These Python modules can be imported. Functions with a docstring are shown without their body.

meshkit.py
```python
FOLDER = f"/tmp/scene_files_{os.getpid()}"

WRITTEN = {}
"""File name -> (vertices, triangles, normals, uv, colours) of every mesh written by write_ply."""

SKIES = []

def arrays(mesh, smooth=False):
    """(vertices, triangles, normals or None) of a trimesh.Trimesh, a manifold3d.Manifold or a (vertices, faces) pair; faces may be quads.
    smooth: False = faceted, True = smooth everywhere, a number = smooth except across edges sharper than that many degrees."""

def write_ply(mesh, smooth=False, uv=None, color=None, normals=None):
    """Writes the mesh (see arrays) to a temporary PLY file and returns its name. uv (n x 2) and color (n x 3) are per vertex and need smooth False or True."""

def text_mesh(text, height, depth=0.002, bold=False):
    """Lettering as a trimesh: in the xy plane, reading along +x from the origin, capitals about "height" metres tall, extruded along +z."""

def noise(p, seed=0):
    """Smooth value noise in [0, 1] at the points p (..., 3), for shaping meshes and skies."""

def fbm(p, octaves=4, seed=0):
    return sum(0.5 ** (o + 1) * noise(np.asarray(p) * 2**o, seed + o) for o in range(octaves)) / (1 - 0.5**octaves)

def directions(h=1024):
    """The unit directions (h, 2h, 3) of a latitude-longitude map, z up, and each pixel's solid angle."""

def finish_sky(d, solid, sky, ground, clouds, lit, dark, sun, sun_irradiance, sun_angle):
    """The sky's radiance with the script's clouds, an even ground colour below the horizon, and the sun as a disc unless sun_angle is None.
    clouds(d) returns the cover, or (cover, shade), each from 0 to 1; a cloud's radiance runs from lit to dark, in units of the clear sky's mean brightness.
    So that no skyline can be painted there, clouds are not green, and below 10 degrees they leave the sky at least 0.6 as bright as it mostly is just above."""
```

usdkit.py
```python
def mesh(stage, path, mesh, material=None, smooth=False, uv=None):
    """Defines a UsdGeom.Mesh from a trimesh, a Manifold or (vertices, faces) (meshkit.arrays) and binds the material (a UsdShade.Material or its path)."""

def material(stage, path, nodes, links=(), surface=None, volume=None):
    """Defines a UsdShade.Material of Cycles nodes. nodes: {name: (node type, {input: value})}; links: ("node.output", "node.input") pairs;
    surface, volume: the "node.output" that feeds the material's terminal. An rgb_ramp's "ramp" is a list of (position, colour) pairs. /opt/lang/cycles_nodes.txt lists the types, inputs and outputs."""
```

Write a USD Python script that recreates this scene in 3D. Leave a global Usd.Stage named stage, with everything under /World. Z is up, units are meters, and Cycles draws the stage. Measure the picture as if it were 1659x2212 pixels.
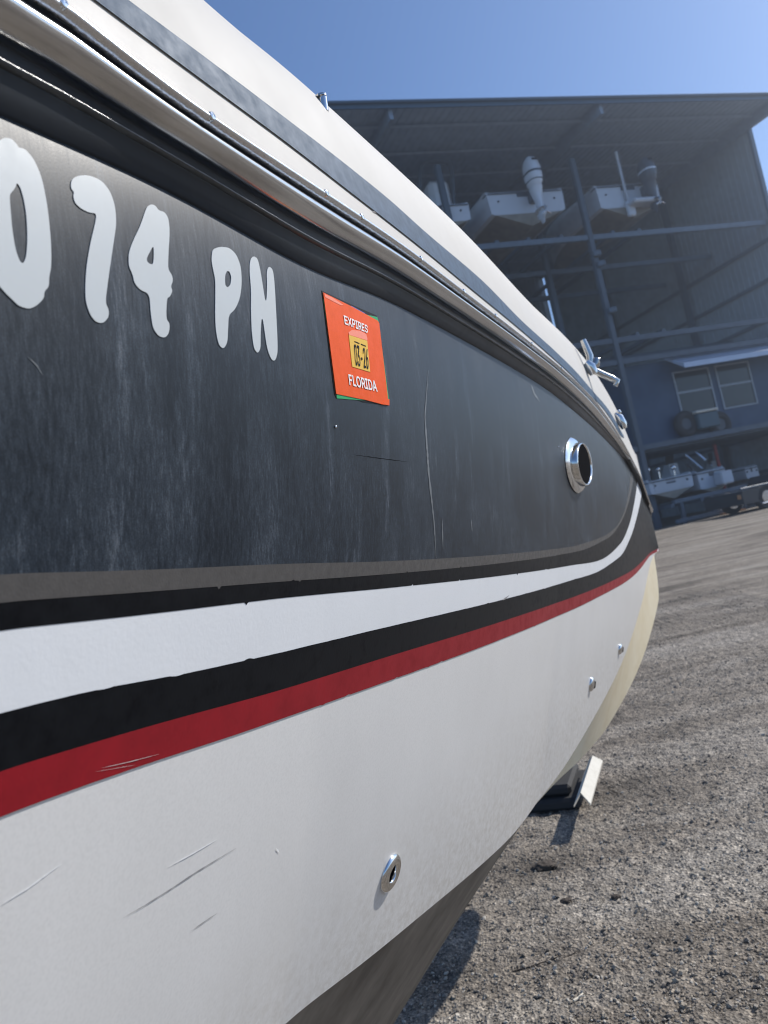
import math, random
import numpy as np, trimesh, shapely, manifold3d
from shapely.geometry import Polygon, Point
from scipy.interpolate import PchipInterpolator, UnivariateSpline
from scipy.ndimage import gaussian_filter1d
from pxr import Usd, UsdGeom, UsdLux, UsdShade, Sdf, Gf, Vt
import usdkit, meshkit

random.seed(7)
rng = np.random.default_rng(7)
stage = Usd.Stage.CreateInMemory()
UsdGeom.SetStageUpAxis(stage, 'Z')
UsdGeom.SetStageMetersPerUnit(stage, 1.0)
UsdGeom.Xform.Define(stage, '/World')
UsdGeom.Scope.Define(stage, '/World/Looks')

# ------------------------------------------------------------------ camera, sky, sun, exposure
EYE = np.array([0.0, 0.0, 1.10])
PITCH, ROLL, FPX = math.radians(3.3), math.radians(12.2), 1661.0
EXPOSURE = 0.28
SUN_AZ, SUN_EL = math.radians(66), math.radians(37)
SKY_STRENGTH, SUN_INTENSITY = 0.10, 1.1
FWD = np.array([0, math.cos(PITCH), math.sin(PITCH)])
UP0 = np.array([0, -math.sin(PITCH), math.cos(PITCH)])
RIGHT = math.cos(ROLL) * np.array([1.0, 0, 0]) - math.sin(ROLL) * UP0
UPV = math.sin(ROLL) * np.array([1.0, 0, 0]) + math.cos(ROLL) * UP0
cam = UsdGeom.Camera.Define(stage, '/World/camera')
cam.AddTransformOp().Set(Gf.Matrix4d(*RIGHT, 0, *UPV, 0, *(-FWD), 0, *EYE, 1))
cam.CreateHorizontalApertureAttr(7.3)
cam.CreateVerticalApertureAttr(7.3 * 4 / 3)
cam.CreateFocalLengthAttr(7.3 * FPX / 1659.0)
cam.CreateClippingRangeAttr(Gf.Vec2f(0.02, 2000))
cam.CreateFStopAttr(3.4)
cam.CreateFocusDistanceAttr(0.72)
cam.CreateExposureAttr(EXPOSURE)

mk = usdkit.material
sky_mat = mk(stage, '/World/Looks/sky', {
    's': ('sky_texture', {'sky_type': 'single_scattering', 'sun_disc': False, 'sun_elevation': SUN_EL, 'sun_rotation': SUN_AZ,
                          'air_density': 1.0, 'aerosol_density': 0.8, 'ozone_density': 3.2}),
    't': ('mix', {'mix_type': 'multiply', 'fac': 1.0, 'color2': (0.86, 0.97, 1.12)}),
    'b': ('background_shader', {'strength': SKY_STRENGTH})}, [('s.color', 't.color1'), ('t.color', 'b.color')], surface='b.background')
dome = UsdLux.DomeLight.Define(stage, '/World/sky')
dome.GetPrim().SetCustomDataByKey('kind', 'structure')
UsdShade.MaterialBindingAPI.Apply(dome.GetPrim()).Bind(sky_mat)
sun = UsdLux.DistantLight.Define(stage, '/World/sun')
sun.CreateNormalizeAttr(True)
sun.CreateIntensityAttr(SUN_INTENSITY)
sun.CreateAngleAttr(0.53)
sun.CreateColorAttr(Gf.Vec3f(1.0, 0.96, 0.90))
SUN_DIR = np.array([math.sin(SUN_AZ) * math.cos(SUN_EL), math.cos(SUN_AZ) * math.cos(SUN_EL), math.sin(SUN_EL)])
zx = SUN_DIR
xx = np.cross([0, 0, 1.0], zx); xx /= np.linalg.norm(xx)
yx = np.cross(zx, xx)
sun.AddTransformOp().Set(Gf.Matrix4d(*xx, 0, *yx, 0, *zx, 0, 0, 0, 30, 1))

# ------------------------------------------------------------------ helpers
used = {}
def numbered(parent, name):
    key = (parent, name)
    n = used.get(key, 0); used[key] = n + 1
    return name if n == 0 else f'{name}_{n:03d}'

def meta(prim, label=None, cat=None, group=None, kind=None):
    for k, v in (('label', label), ('category', cat), ('group', group), ('kind', kind)):
        if v: prim.SetCustomDataByKey(k, v)
    return prim

def thing(name, label=None, cat=None, loc=(0, 0, 0), rotz=0.0, group=None, kind=None):
    path = '/World/' + numbered('/World', name)
    x = UsdGeom.Xform.Define(stage, path)
    x.AddTranslateOp().Set(Gf.Vec3d(*map(float, loc)))
    if rotz: x.AddRotateZOp().Set(math.degrees(rotz))
    meta(x.GetPrim(), label, cat, group, kind)
    return path

def part(name, mesh, mat, parent='/World', smooth=False, **kw):
    path = parent + '/' + numbered(parent, name)
    m = usdkit.mesh(stage, path, mesh, '/World/Looks/' + mat, smooth=smooth)
    m.CreateDoubleSidedAttr(True)
    meta(m.GetPrim(), **kw)
    return path

def ray(px):
    px = np.asarray(px, float)
    return FWD + ((px[..., 0] - 829.5) / FPX)[..., None] * RIGHT + ((1106 - px[..., 1]) / FPX)[..., None] * UPV

def quads(nu, nv, flip=False):
    i, j = np.meshgrid(np.arange(nu - 1), np.arange(nv - 1), indexing='ij')
    a = (i * nv + j).ravel(); b = ((i + 1) * nv + j).ravel(); c = ((i + 1) * nv + j + 1).ravel(); d = (i * nv + j + 1).ravel()
    q = np.stack([a, b, c, d], 1)
    return q[:, ::-1] if flip else q

def grid_mesh(P, flip=False):
    nu, nv = P.shape[:2]
    q = quads(nu, nv, flip)
    return trimesh.Trimesh(P.reshape(-1, 3), np.vstack([q[:, [0, 1, 2]], q[:, [0, 2, 3]]]), process=False)

def cat(*ms):
    return trimesh.util.concatenate([m for m in ms])

def tube(points, r, sides=8, caps=True):
    p = np.asarray(points, float)
    t = np.gradient(p, axis=0); t /= np.linalg.norm(t, axis=1, keepdims=True)
    ref = np.array([0, 0, 1.0]) if abs(t[:, 2]).max() < 0.95 else np.array([1.0, 0.13, 0])
    a = np.cross(t, ref); a /= np.linalg.norm(a, axis=1, keepdims=True)
    b = np.cross(t, a)
    ang = np.arange(sides) * 2 * np.pi / sides
    r = np.broadcast_to(r, (len(p),))
    V = p[:, None] + r[:, None, None] * (np.cos(ang)[None, :, None] * a[:, None] + np.sin(ang)[None, :, None] * b[:, None])
    n = len(p)
    f = []
    for i in range(n - 1):
        for j in range(sides):
            k = (j + 1) % sides
            f += [[i * sides + j, (i + 1) * sides + j, (i + 1) * sides + k], [i * sides + j, (i + 1) * sides + k, i * sides + k]]
    v = V.reshape(-1, 3)
    if caps:
        v = np.vstack([v, p[0], p[-1]]); c0, c1 = len(v) - 2, len(v) - 1
        for j in range(sides):
            k = (j + 1) % sides
            f += [[c0, j, k], [c1, (n - 1) * sides + k, (n - 1) * sides + j]]
    m = trimesh.Trimesh(v, f, process=False)
    return m

def man_mesh(m):
    q = m.to_mesh()
    return trimesh.Trimesh(np.array(q.vert_properties)[:, :3], np.array(q.tri_verts), process=False)

def hull_pts(pts):
    return man_mesh(manifold3d.Manifold.hull_points(np.asarray(pts, float)))

def chamfer_box(size, c, center=(0, 0, 0)):
    sx, sy, sz = np.array(size) / 2
    c = min(c, sx * .9, sy * .9, sz * .9)
    pts = []
    for x in (-1, 1):
        for y in (-1, 1):
            for z in (-1, 1):
                pts += [[x * (sx - c), y * (sy - c), z * sz], [x * (sx - c), y * sy, z * (sz - c)], [x * sx, y * (sy - c), z * (sz - c)]]
    return hull_pts(np.array(pts) + np.asarray(center))

# ------------------------------------------------------------------ materials
LK = '/World/Looks/'
def simple(name, col, rough=0.5, metal=0.0, spec=0.5, coat=0.0, var=0.0, scale=8.0, bump=0.0, bscale=60.0, coat_r=0.05, stretch=None, col2=None, detail=6.0):
    nodes = {'p': ('principled_bsdf', {'roughness': rough, 'metallic': metal, 'specular_ior_level': spec, 'base_color': col, 'coat_weight': coat, 'coat_roughness': coat_r}),
             'g': ('geometry', {})}
    links = []
    src = 'g.position'
    if stretch is not None:
        nodes['m'] = ('mapping', {'scale': stretch}); links.append(('g.position', 'm.vector')); src = 'm.vector'
    if var > 0 or col2 is not None:
        c2 = col2 if col2 is not None else tuple(x * (1 - var) for x in col)
        nodes['n'] = ('noise_texture', {'scale': scale, 'detail': detail, 'roughness': 0.65})
        nodes['r'] = ('rgb_ramp', {'ramp': [(0.3, c2), (0.7, tuple(col))]})
        links += [(src, 'n.vector'), ('n.fac', 'r.fac'), ('r.color', 'p.base_color')]
        nodes['q'] = ('map_range', {'from_min': 0.3, 'from_max': 0.7, 'to_min': min(1, rough * 1.25), 'to_max': rough * 0.85})
        links += [('n.fac', 'q.value'), ('q.result', 'p.roughness')]
    if bump > 0:
        nodes['bn'] = ('noise_texture', {'scale': bscale, 'detail': 4.0})
        nodes['b'] = ('bump', {'strength': bump, 'distance': 0.002})
        links += [(src, 'bn.vector'), ('bn.fac', 'b.height'), ('b.normal', 'p.normal')]
    return mk(stage, LK + name, nodes, links, surface='p.BSDF')

# white gelcoat with chalky orange-peel grain and faint mottling, brown speckle towards the bottom edge
mk(stage, LK + 'gelcoat', {
    'g': ('geometry', {}), 'm': ('mapping', {'scale': (1, 1, 0.35)}), 'xyz': ('separate_xyz', {}),
    'n': ('noise_texture', {'scale': 9.0, 'detail': 6.0, 'roughness': 0.6}),
    'n2': ('noise_texture', {'scale': 420.0, 'detail': 3.0, 'roughness': 0.6}),
    'n5': ('noise_texture', {'scale': 90.0, 'detail': 8.0, 'roughness': 0.75}),
    'r': ('rgb_ramp', {'ramp': [(0.25, (0.655, 0.645, 0.625)), (0.65, (0.695, 0.685, 0.665))]}),
    'r2': ('rgb_ramp', {'ramp': [(0.3, (0.93, 0.93, 0.93)), (0.6, (1, 1, 1))]}),
    'x': ('mix', {'mix_type': 'multiply', 'fac': 1.0}),
    'hz': ('map_range', {'from_min': 0.84, 'from_max': 0.66, 'to_min': 0.0, 'to_max': 0.42, 'clamp': True}),
    'hr': ('rgb_ramp', {'ramp': [(0.40, (0, 0, 0)), (0.62, (1, 1, 1))]}), 'hb': ('rgb_to_bw', {}),
    'hm': ('math', {'math_type': 'multiply', 'use_clamp': True}),
    'st': ('mix', {'mix_type': 'mix', 'color2': (0.36, 0.315, 0.25)}),
    'b': ('bump', {'strength': 0.05, 'distance': 0.0005}),
    'p': ('principled_bsdf', {'roughness': 0.24, 'specular_ior_level': 0.5})},
    [('g.position', 'm.vector'), ('m.vector', 'n.vector'), ('g.position', 'n2.vector'), ('n.fac', 'r.fac'), ('n2.fac', 'r2.fac'), ('r.color', 'x.color1'), ('r2.color', 'x.color2'),
     ('g.position', 'xyz.vector'), ('xyz.z', 'hz.value'), ('g.position', 'n5.vector'), ('n5.fac', 'hr.fac'), ('hr.color', 'hb.color'), ('hz.result', 'hm.value1'), ('hb.val', 'hm.value2'),
     ('x.color', 'st.color1'), ('hm.value', 'st.fac'), ('st.color', 'p.base_color'), ('n2.fac', 'b.height'), ('b.normal', 'p.normal')], surface='p.BSDF')
simple('deck_gelcoat', (0.555, 0.535, 0.50), rough=0.5, spec=0.06, var=0.06, scale=5, bump=0.04, bscale=150)
simple('white_stripe', (0.70, 0.715, 0.73), rough=0.34, spec=0.3, var=0.06, scale=14, bump=0.05, bscale=300)
# weathered navy panel: chalky vertical streaks over dark gloss
mk(stage, LK + 'navy_panel', {
    'g': ('geometry', {}),
    'm1': ('mapping', {'scale': (1, 1, 0.06)}), 'm2': ('mapping', {'scale': (1, 1, 0.22)}),
    'n1': ('noise_texture', {'scale': 420.0, 'detail': 6.0, 'roughness': 0.75}),
    'n2': ('noise_texture', {'scale': 26.0, 'detail': 6.0, 'roughness': 0.62}),
    'n3': ('noise_texture', {'scale': 900.0, 'detail': 2.0}),
    'n4': ('noise_texture', {'scale': 6.0, 'detail': 3.0, 'roughness': 0.5}),
    'm3': ('mapping', {'scale': (1, 1, 0.025)}), 'n6': ('noise_texture', {'scale': 38.0, 'detail': 5.0, 'roughness': 0.6}),
    'd6': ('map_range', {'from_min': 0.58, 'from_max': 0.74, 'to_min': 0.0, 'to_max': 0.16, 'clamp': True}), 'a4': ('math', {'math_type': 'add'}),
    'a1': ('math', {'math_type': 'multiply', 'value2': 0.54}),
    'a2': ('math', {'math_type': 'multiply_add', 'value2': 0.30}),
    'a3': ('math', {'math_type': 'multiply_add', 'value2': 0.32}),
    'r': ('rgb_ramp', {'ramp': [(0.38, (0.002, 0.004, 0.008)), (0.53, (0.006, 0.0105, 0.017)), (0.65, (0.022, 0.031, 0.043)), (0.82, (0.085, 0.10, 0.12))]}),
    'sp': ('rgb_ramp', {'ramp': [(0.35, (0.75, 0.75, 0.75)), (0.7, (1.35, 1.35, 1.35))]}),
    'x': ('mix', {'mix_type': 'multiply', 'fac': 1.0}),
    'q': ('map_range', {'from_min': 0.4, 'from_max': 0.75, 'to_min': 0.34, 'to_max': 0.5}),
    'b': ('bump', {'strength': 0.05, 'distance': 0.0006}),
    'p': ('principled_bsdf', {'specular_ior_level': 0.27})},
    [('g.position', 'm3.vector'), ('m3.vector', 'n6.vector'), ('n6.fac', 'd6.value'), ('a3.value', 'a4.value1'), ('d6.result', 'a4.value2'), ('g.position', 'm1.vector'), ('g.position', 'm2.vector'), ('m1.vector', 'n1.vector'), ('m2.vector', 'n2.vector'), ('g.position', 'n3.vector'), ('g.position', 'n4.vector'),
     ('n1.fac', 'a1.value1'), ('n2.fac', 'a2.value1'), ('a1.value', 'a2.value3'), ('n4.fac', 'a3.value1'), ('a2.value', 'a3.value3'),
     ('a4.value', 'r.fac'), ('n3.fac', 'sp.fac'), ('r.color', 'x.color1'), ('sp.color', 'x.color2'), ('x.color', 'p.base_color'),
     ('a3.value', 'q.value'), ('q.result', 'p.roughness'), ('n3.fac', 'b.height'), ('b.normal', 'p.normal')], surface='p.BSDF')
simple('grey_stripe', (0.086, 0.081, 0.077), rough=0.45, spec=0.2, var=0.2, scale=120, bump=0.1, bscale=600)
simple('black_stripe', (0.004, 0.0045, 0.006), rough=0.36, spec=0.10, col2=(0.008, 0.009, 0.011), scale=60, bump=0.05, bscale=400)
simple('red_stripe', (0.27, 0.013, 0.020), rough=0.38, spec=0.15, var=0.22, scale=40, bump=0.05, bscale=300)
simple('bottom_stained', (0.21, 0.175, 0.135), rough=0.6, spec=0.2, col2=(0.085, 0.067, 0.05), scale=7, bump=0.12, bscale=60, stretch=(1, 1, 0.35))
simple('stem_stained', (0.70, 0.63, 0.47), rough=0.42, col2=(0.60, 0.51, 0.34), scale=6, bump=0.05, bscale=90)
simple('vinyl_black', (0.024, 0.028, 0.034), rough=0.34, spec=0.22, scale=40, bump=0.03, bscale=250, col2=(0.016, 0.020, 0.025))
simple('vinyl_gloss', (0.05, 0.055, 0.06), rough=0.22, spec=0.6, var=0.2, scale=60, bump=0.25, bscale=300)
simple('steel', (0.62, 0.61, 0.59), rough=0.17, metal=1.0, var=0.12, scale=30, bump=0.015, bscale=90)
simple('steel_dull', (0.66, 0.66, 0.66), rough=0.13, metal=1.0, var=0.15, scale=20, bump=0.02, bscale=60, stretch=(.25, .1, 1))
simple('chrome', (0.78, 0.78, 0.77), rough=0.06, metal=1.0)
simple('trim_alloy', (0.76, 0.77, 0.79), rough=0.22, metal=1.0, var=0.12, scale=120, bump=0.25, bscale=130)
simple('dark_hole', (0.003, 0.003, 0.004), rough=0.9, spec=0.02)
simple('letter_vinyl', (0.49, 0.52, 0.53), rough=0.4, spec=0.2, var=0.04, scale=50)
simple('decal_orange', (0.80, 0.10, 0.012), rough=0.45, spec=0.12, var=0.1, scale=70, bump=0.1, bscale=130)
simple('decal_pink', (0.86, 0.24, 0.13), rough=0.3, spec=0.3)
simple('decal_yellow', (0.74, 0.46, 0.07), rough=0.45, spec=0.15, var=0.06, scale=60)
simple('decal_green', (0.03, 0.33, 0.11), rough=0.4, spec=0.15)
simple('decal_blue', (0.05, 0.07, 0.30), rough=0.3)
simple('decal_white', (0.82, 0.78, 0.74), rough=0.35)
simple('ink_black', (0.010, 0.009, 0.010), rough=0.5, spec=0.1)
simple('scratch_dark', (0.26, 0.255, 0.25), rough=0.5)
simple('scratch_light', (0.50, 0.42, 0.41), rough=0.5)
simple('scratch_white', (0.80, 0.80, 0.79), rough=0.5)
simple('scratch_grey', (0.12, 0.13, 0.14), rough=0.5)
simple('white_paint', (0.52, 0.49, 0.42), rough=0.5, var=0.18, scale=25, bump=0.15, bscale=80)
simple('stand_steel', (0.03, 0.034, 0.04), rough=0.5, var=0.3, scale=20)
simple('stand_pad', (0.05, 0.06, 0.09), rough=0.8)
simple('timber', (0.22, 0.15, 0.09), rough=0.8, var=0.4, scale=18, stretch=(4, 4, 1))
# barn
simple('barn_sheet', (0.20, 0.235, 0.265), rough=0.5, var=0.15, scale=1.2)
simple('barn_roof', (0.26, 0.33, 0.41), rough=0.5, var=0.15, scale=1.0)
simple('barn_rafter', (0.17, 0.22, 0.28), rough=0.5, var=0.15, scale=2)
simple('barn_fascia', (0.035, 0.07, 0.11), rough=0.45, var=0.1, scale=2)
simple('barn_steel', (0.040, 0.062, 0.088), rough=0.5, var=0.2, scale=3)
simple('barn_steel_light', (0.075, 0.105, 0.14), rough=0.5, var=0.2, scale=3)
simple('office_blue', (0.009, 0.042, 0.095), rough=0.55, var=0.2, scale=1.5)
simple('window_frame', (0.20, 0.23, 0.26), rough=0.5)
simple('awning', (0.38, 0.45, 0.56), rough=0.4, var=0.1, scale=3)
mk(stage, LK + 'window_glass', {'d': ('principled_bsdf', {'base_color': (0.012, 0.016, 0.02), 'roughness': 0.08, 'specular_ior_level': 0.5})}, [], surface='d.BSDF')
simple('boat_white', (0.40, 0.43, 0.48), rough=0.3, var=0.05, scale=3)
simple('boat_bottom', (0.20, 0.18, 0.145), rough=0.6, var=0.4, scale=3)
simple('boat_tan', (0.55, 0.51, 0.43), rough=0.5, var=0.1, scale=3)
simple('motor_white', (0.46, 0.50, 0.56), rough=0.3)
simple('motor_black', (0.035, 0.045, 0.06), rough=0.35)
simple('rubber', (0.02, 0.02, 0.021), rough=0.8)
simple('red_paint', (0.30, 0.02, 0.02), rough=0.5)
simple('teal_paint', (0.02, 0.055, 0.075), rough=0.5)
simple('truck_paint', (0.012, 0.014, 0.017), rough=0.25, coat=0.4)
simple('amber_lens', (0.36, 0.17, 0.075), rough=0.3)
# ground: crushed shell and tar, brownish grey
def ground_mat(name, stone):
    mk(stage, LK + name, {
        'g': ('geometry', {}),
        'n1': ('noise_texture', {'scale': 1.0, 'detail': 8.0, 'roughness': 0.66, 'distortion': 0.8}),
        'mt': ('mapping', {'scale': (0.45, 1.5, 1), 'rotation': (0, 0, -0.25)}),
        'n2': ('noise_texture', {'scale': 7.0, 'detail': 9.0, 'roughness': 0.74}),
        'v': ('voronoi_texture', {'scale': 130.0, 'randomness': 1.0}),
        'v2': ('voronoi_texture', {'scale': 240.0, 'randomness': 1.0}),
        'r1': ('rgb_ramp', {'ramp': [(0.36, (0.092, 0.079, 0.066)), (0.48, (0.198, 0.172, 0.143)), (0.64, (0.285, 0.259, 0.226))]}),
        'r2': ('rgb_ramp', {'ramp': [(0.28, (0.55, 0.54, 0.53)), (0.5, (1, 1, 1)), (0.75, (1.35, 1.33, 1.30))]}),
        'bw': ('rgb_to_bw', {}), 'bw2': ('rgb_to_bw', {}),
        'r3': ('rgb_ramp', {'ramp': [(0.0, (0.42, 0.41, 0.40)), (0.3, (0.76, 0.755, 0.75)), (0.62, (1.05, 1.04, 1.02)), (0.9, (1.6, 1.58, 1.52))]}),
        'r4': ('rgb_ramp', {'ramp': [(0.0, (0.55, 0.55, 0.55)), (1.0, (1.4, 1.4, 1.4))]}),
        'x1': ('mix', {'mix_type': 'multiply', 'fac': 1.0}), 'x2': ('mix', {'mix_type': 'multiply', 'fac': 1.0}), 'x3': ('mix', {'mix_type': 'multiply', 'fac': 1.0}),
        'b': ('bump', {'strength': 0.7, 'distance': 0.006}),
        'p': ('principled_bsdf', {'roughness': 0.85, 'specular_ior_level': 0.3})},
        [('g.position', 'mt.vector'), ('mt.vector', 'n1.vector'), ('g.position', 'n2.vector'), ('g.position', 'v.vector'), ('g.position', 'v2.vector'),
         ('n1.fac', 'r1.fac'), ('n2.fac', 'r2.fac'), ('v.color', 'bw.color'), ('bw.val', 'r3.fac'), ('v2.color', 'bw2.color'), ('bw2.val', 'r4.fac'),
         ('r1.color', 'x1.color1'), ('r2.color', 'x1.color2'), ('x1.color', 'x2.color1'), ('r3.color', 'x2.color2'), ('x2.color', 'x3.color1'), ('r4.color', 'x3.color2'),
         ('x3.color', 'p.base_color'), ('v.distance', 'b.height'), ('b.normal', 'p.normal')], surface='p.BSDF')
ground_mat('gravel_ground', False)
for i, c in enumerate([(0.47, 0.425, 0.36), (0.29, 0.255, 0.21), (0.21, 0.18, 0.148), (0.10, 0.089, 0.077), (0.35, 0.30, 0.235)]):
    simple(f'stone_tone_{i}', c, rough=0.8, var=0.25, scale=60)

# ------------------------------------------------------------------ ground: one graded sheet, pebbly where near
def axis_lines(lo, hi, step, far):
    fine = np.arange(lo, hi, step)
    out = []; d = step; x = hi
    while x < far: out.append(x); d *= 1.18; x += d
    right = out + [far]
    out = []; d = step; x = lo
    while x > -far: d *= 1.18; x -= d; out.append(max(x, -far))
    return np.unique(np.concatenate([out, fine, right]))
gx = axis_lines(-0.7, 3.3, 0.0095, 600.0)
gy = axis_lines(1.7, 6.2, 0.0105, 600.0)
GX, GY = np.meshgrid(gx, gy, indexing='ij')
jx = rng.uniform(-.35, .35, GX.shape) * np.minimum(np.gradient(gx), 0.02)[:, None]
jy = rng.uniform(-.35, .35, GX.shape) * np.minimum(np.gradient(gy), 0.02)[None, :]
GXj, GYj = GX + jx, GY + jy
PP = np.stack([GXj, GYj, np.zeros_like(GXj)], -1)
near = np.clip((9 - np.hypot(GX - 1.2, GY - 3.5)) / 5, 0, 1)
GZ = near * (0.012 * (meshkit.fbm(PP * 1.6, 3, 1) - .5) + 0.008 * (meshkit.noise(PP * 28, 3) - .5) + 0.007 * (meshkit.noise(PP * 75, 4) - .45))
def ground_z(x, y):
    p = np.stack([x, y, np.zeros_like(x)], -1)
    return 0.012 * (meshkit.fbm(p * 1.6, 3, 1) - .5) + 0.008 * (meshkit.noise(p * 28, 3) - .5)
ground = grid_mesh(np.stack([GXj, GYj, GZ], -1), flip=False)
part('ground', ground, 'gravel_ground', smooth=False, kind='structure')

# loose stones, one countless mass
inst = UsdGeom.PointInstancer.Define(stage, '/World/loose_gravel')
meta(inst.GetPrim(), 'loose grey and tan crushed stone scattered over the yard beside the hull', 'gravel', kind='stuff')
protos = []
for i in range(10):
    m = trimesh.creation.icosphere(1, 1.0) if i < 5 else trimesh.creation.icosphere(0, 1.0)
    v = m.vertices * (0.7 + 0.6 * rng.random((len(m.vertices), 1))) * np.array([1.0, rng.uniform(.6, .95), rng.uniform(.45, .7)])
    pth = f'/World/loose_gravel/stone_{i:03d}' if i else '/World/loose_gravel/stone'
    usdkit.mesh(stage, pth, trimesh.Trimesh(v, m.faces, process=False), LK + f'stone_tone_{i % 5}')
    protos.append(pth)
N = 42000
yy = 1.7 + 6.8 * rng.random(N * 2) ** 1.5
xx_ = -0.6 + rng.random(N * 2) * (1.0 + 0.62 * yy + .6)
keep = meshkit.fbm(np.stack([xx_ * 1.3, yy * 1.3, 0 * xx_], -1), 4, 9) + rng.uniform(-.16, .16, N * 2) > 0.46
xx_, yy = xx_[keep][:N], yy[keep][:N]
sz = np.exp(rng.normal(math.log(0.0029), 0.42, len(xx_))); sz = np.clip(sz, .0016, .009)
pos = np.stack([xx_, yy, ground_z(xx_, yy) + sz * .25], -1)
inst.CreatePrototypesRel().SetTargets([Sdf.Path(p) for p in protos])
inst.CreateProtoIndicesAttr(Vt.IntArray.FromNumpy(rng.choice(10, len(xx_), p=[.10, .14, .10, .05, .11, .10, .14, .10, .05, .11]).astype(np.int32)))
inst.CreatePositionsAttr(Vt.Vec3fArray.FromNumpy(pos.astype(np.float32)))
inst.CreateScalesAttr(Vt.Vec3fArray.FromNumpy(np.repeat(sz[:, None], 3, 1).astype(np.float32)))
ang = rng.uniform(0, np.pi, len(xx_)); til = rng.normal(0, .25, (2, len(xx_)))
qs = np.stack([np.cos(ang), til[0], til[1], np.sin(ang)], -1); qs /= np.linalg.norm(qs, axis=1, keepdims=True)
inst.CreateOrientationsAttr([Gf.Quath(float(q[0]), float(q[1]), float(q[2]), float(q[3])) for q in qs])

# ------------------------------------------------------------------ the boat storage barn: frame a (along the front), b (into the barn)
A = np.array([0.951, 0.309, 0.0]); A /= np.linalg.norm(A)
B = np.array([-A[1], A[0], 0.0])
def bp(x, y, t):
    """pixel -> (s, z) on the barn plane at depth t"""
    d = ray((x, y)); k = t / (d @ B)
    p = EYE + d * k
    return float(p @ A), float(p[2])
def W(s, t, z): return s * A + t * B + np.array([0, 0, z])
def bbox(s0, s1, t0, t1, z0, z1, c=0.0):
    if c: m = chamfer_box((s1 - s0, t1 - t0, z1 - z0), c, ((s0 + s1) / 2, (t0 + t1) / 2, (z0 + z1) / 2))
    else:
        m = trimesh.creation.box((s1 - s0, t1 - t0, z1 - z0)); m.apply_translation(((s0 + s1) / 2, (t0 + t1) / 2, (z0 + z1) / 2))
    v = m.vertices
    return trimesh.Trimesh(v[:, :1] * A + v[:, 1:2] * B + v[:, 2:3] * np.array([0, 0, 1.0]), m.faces, process=False)
def to_world(m):
    v = m.vertices
    return trimesh.Trimesh(v[:, :1] * A + v[:, 1:2] * B + v[:, 2:3] * np.array([0, 0, 1.0]), m.faces, process=False)

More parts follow.
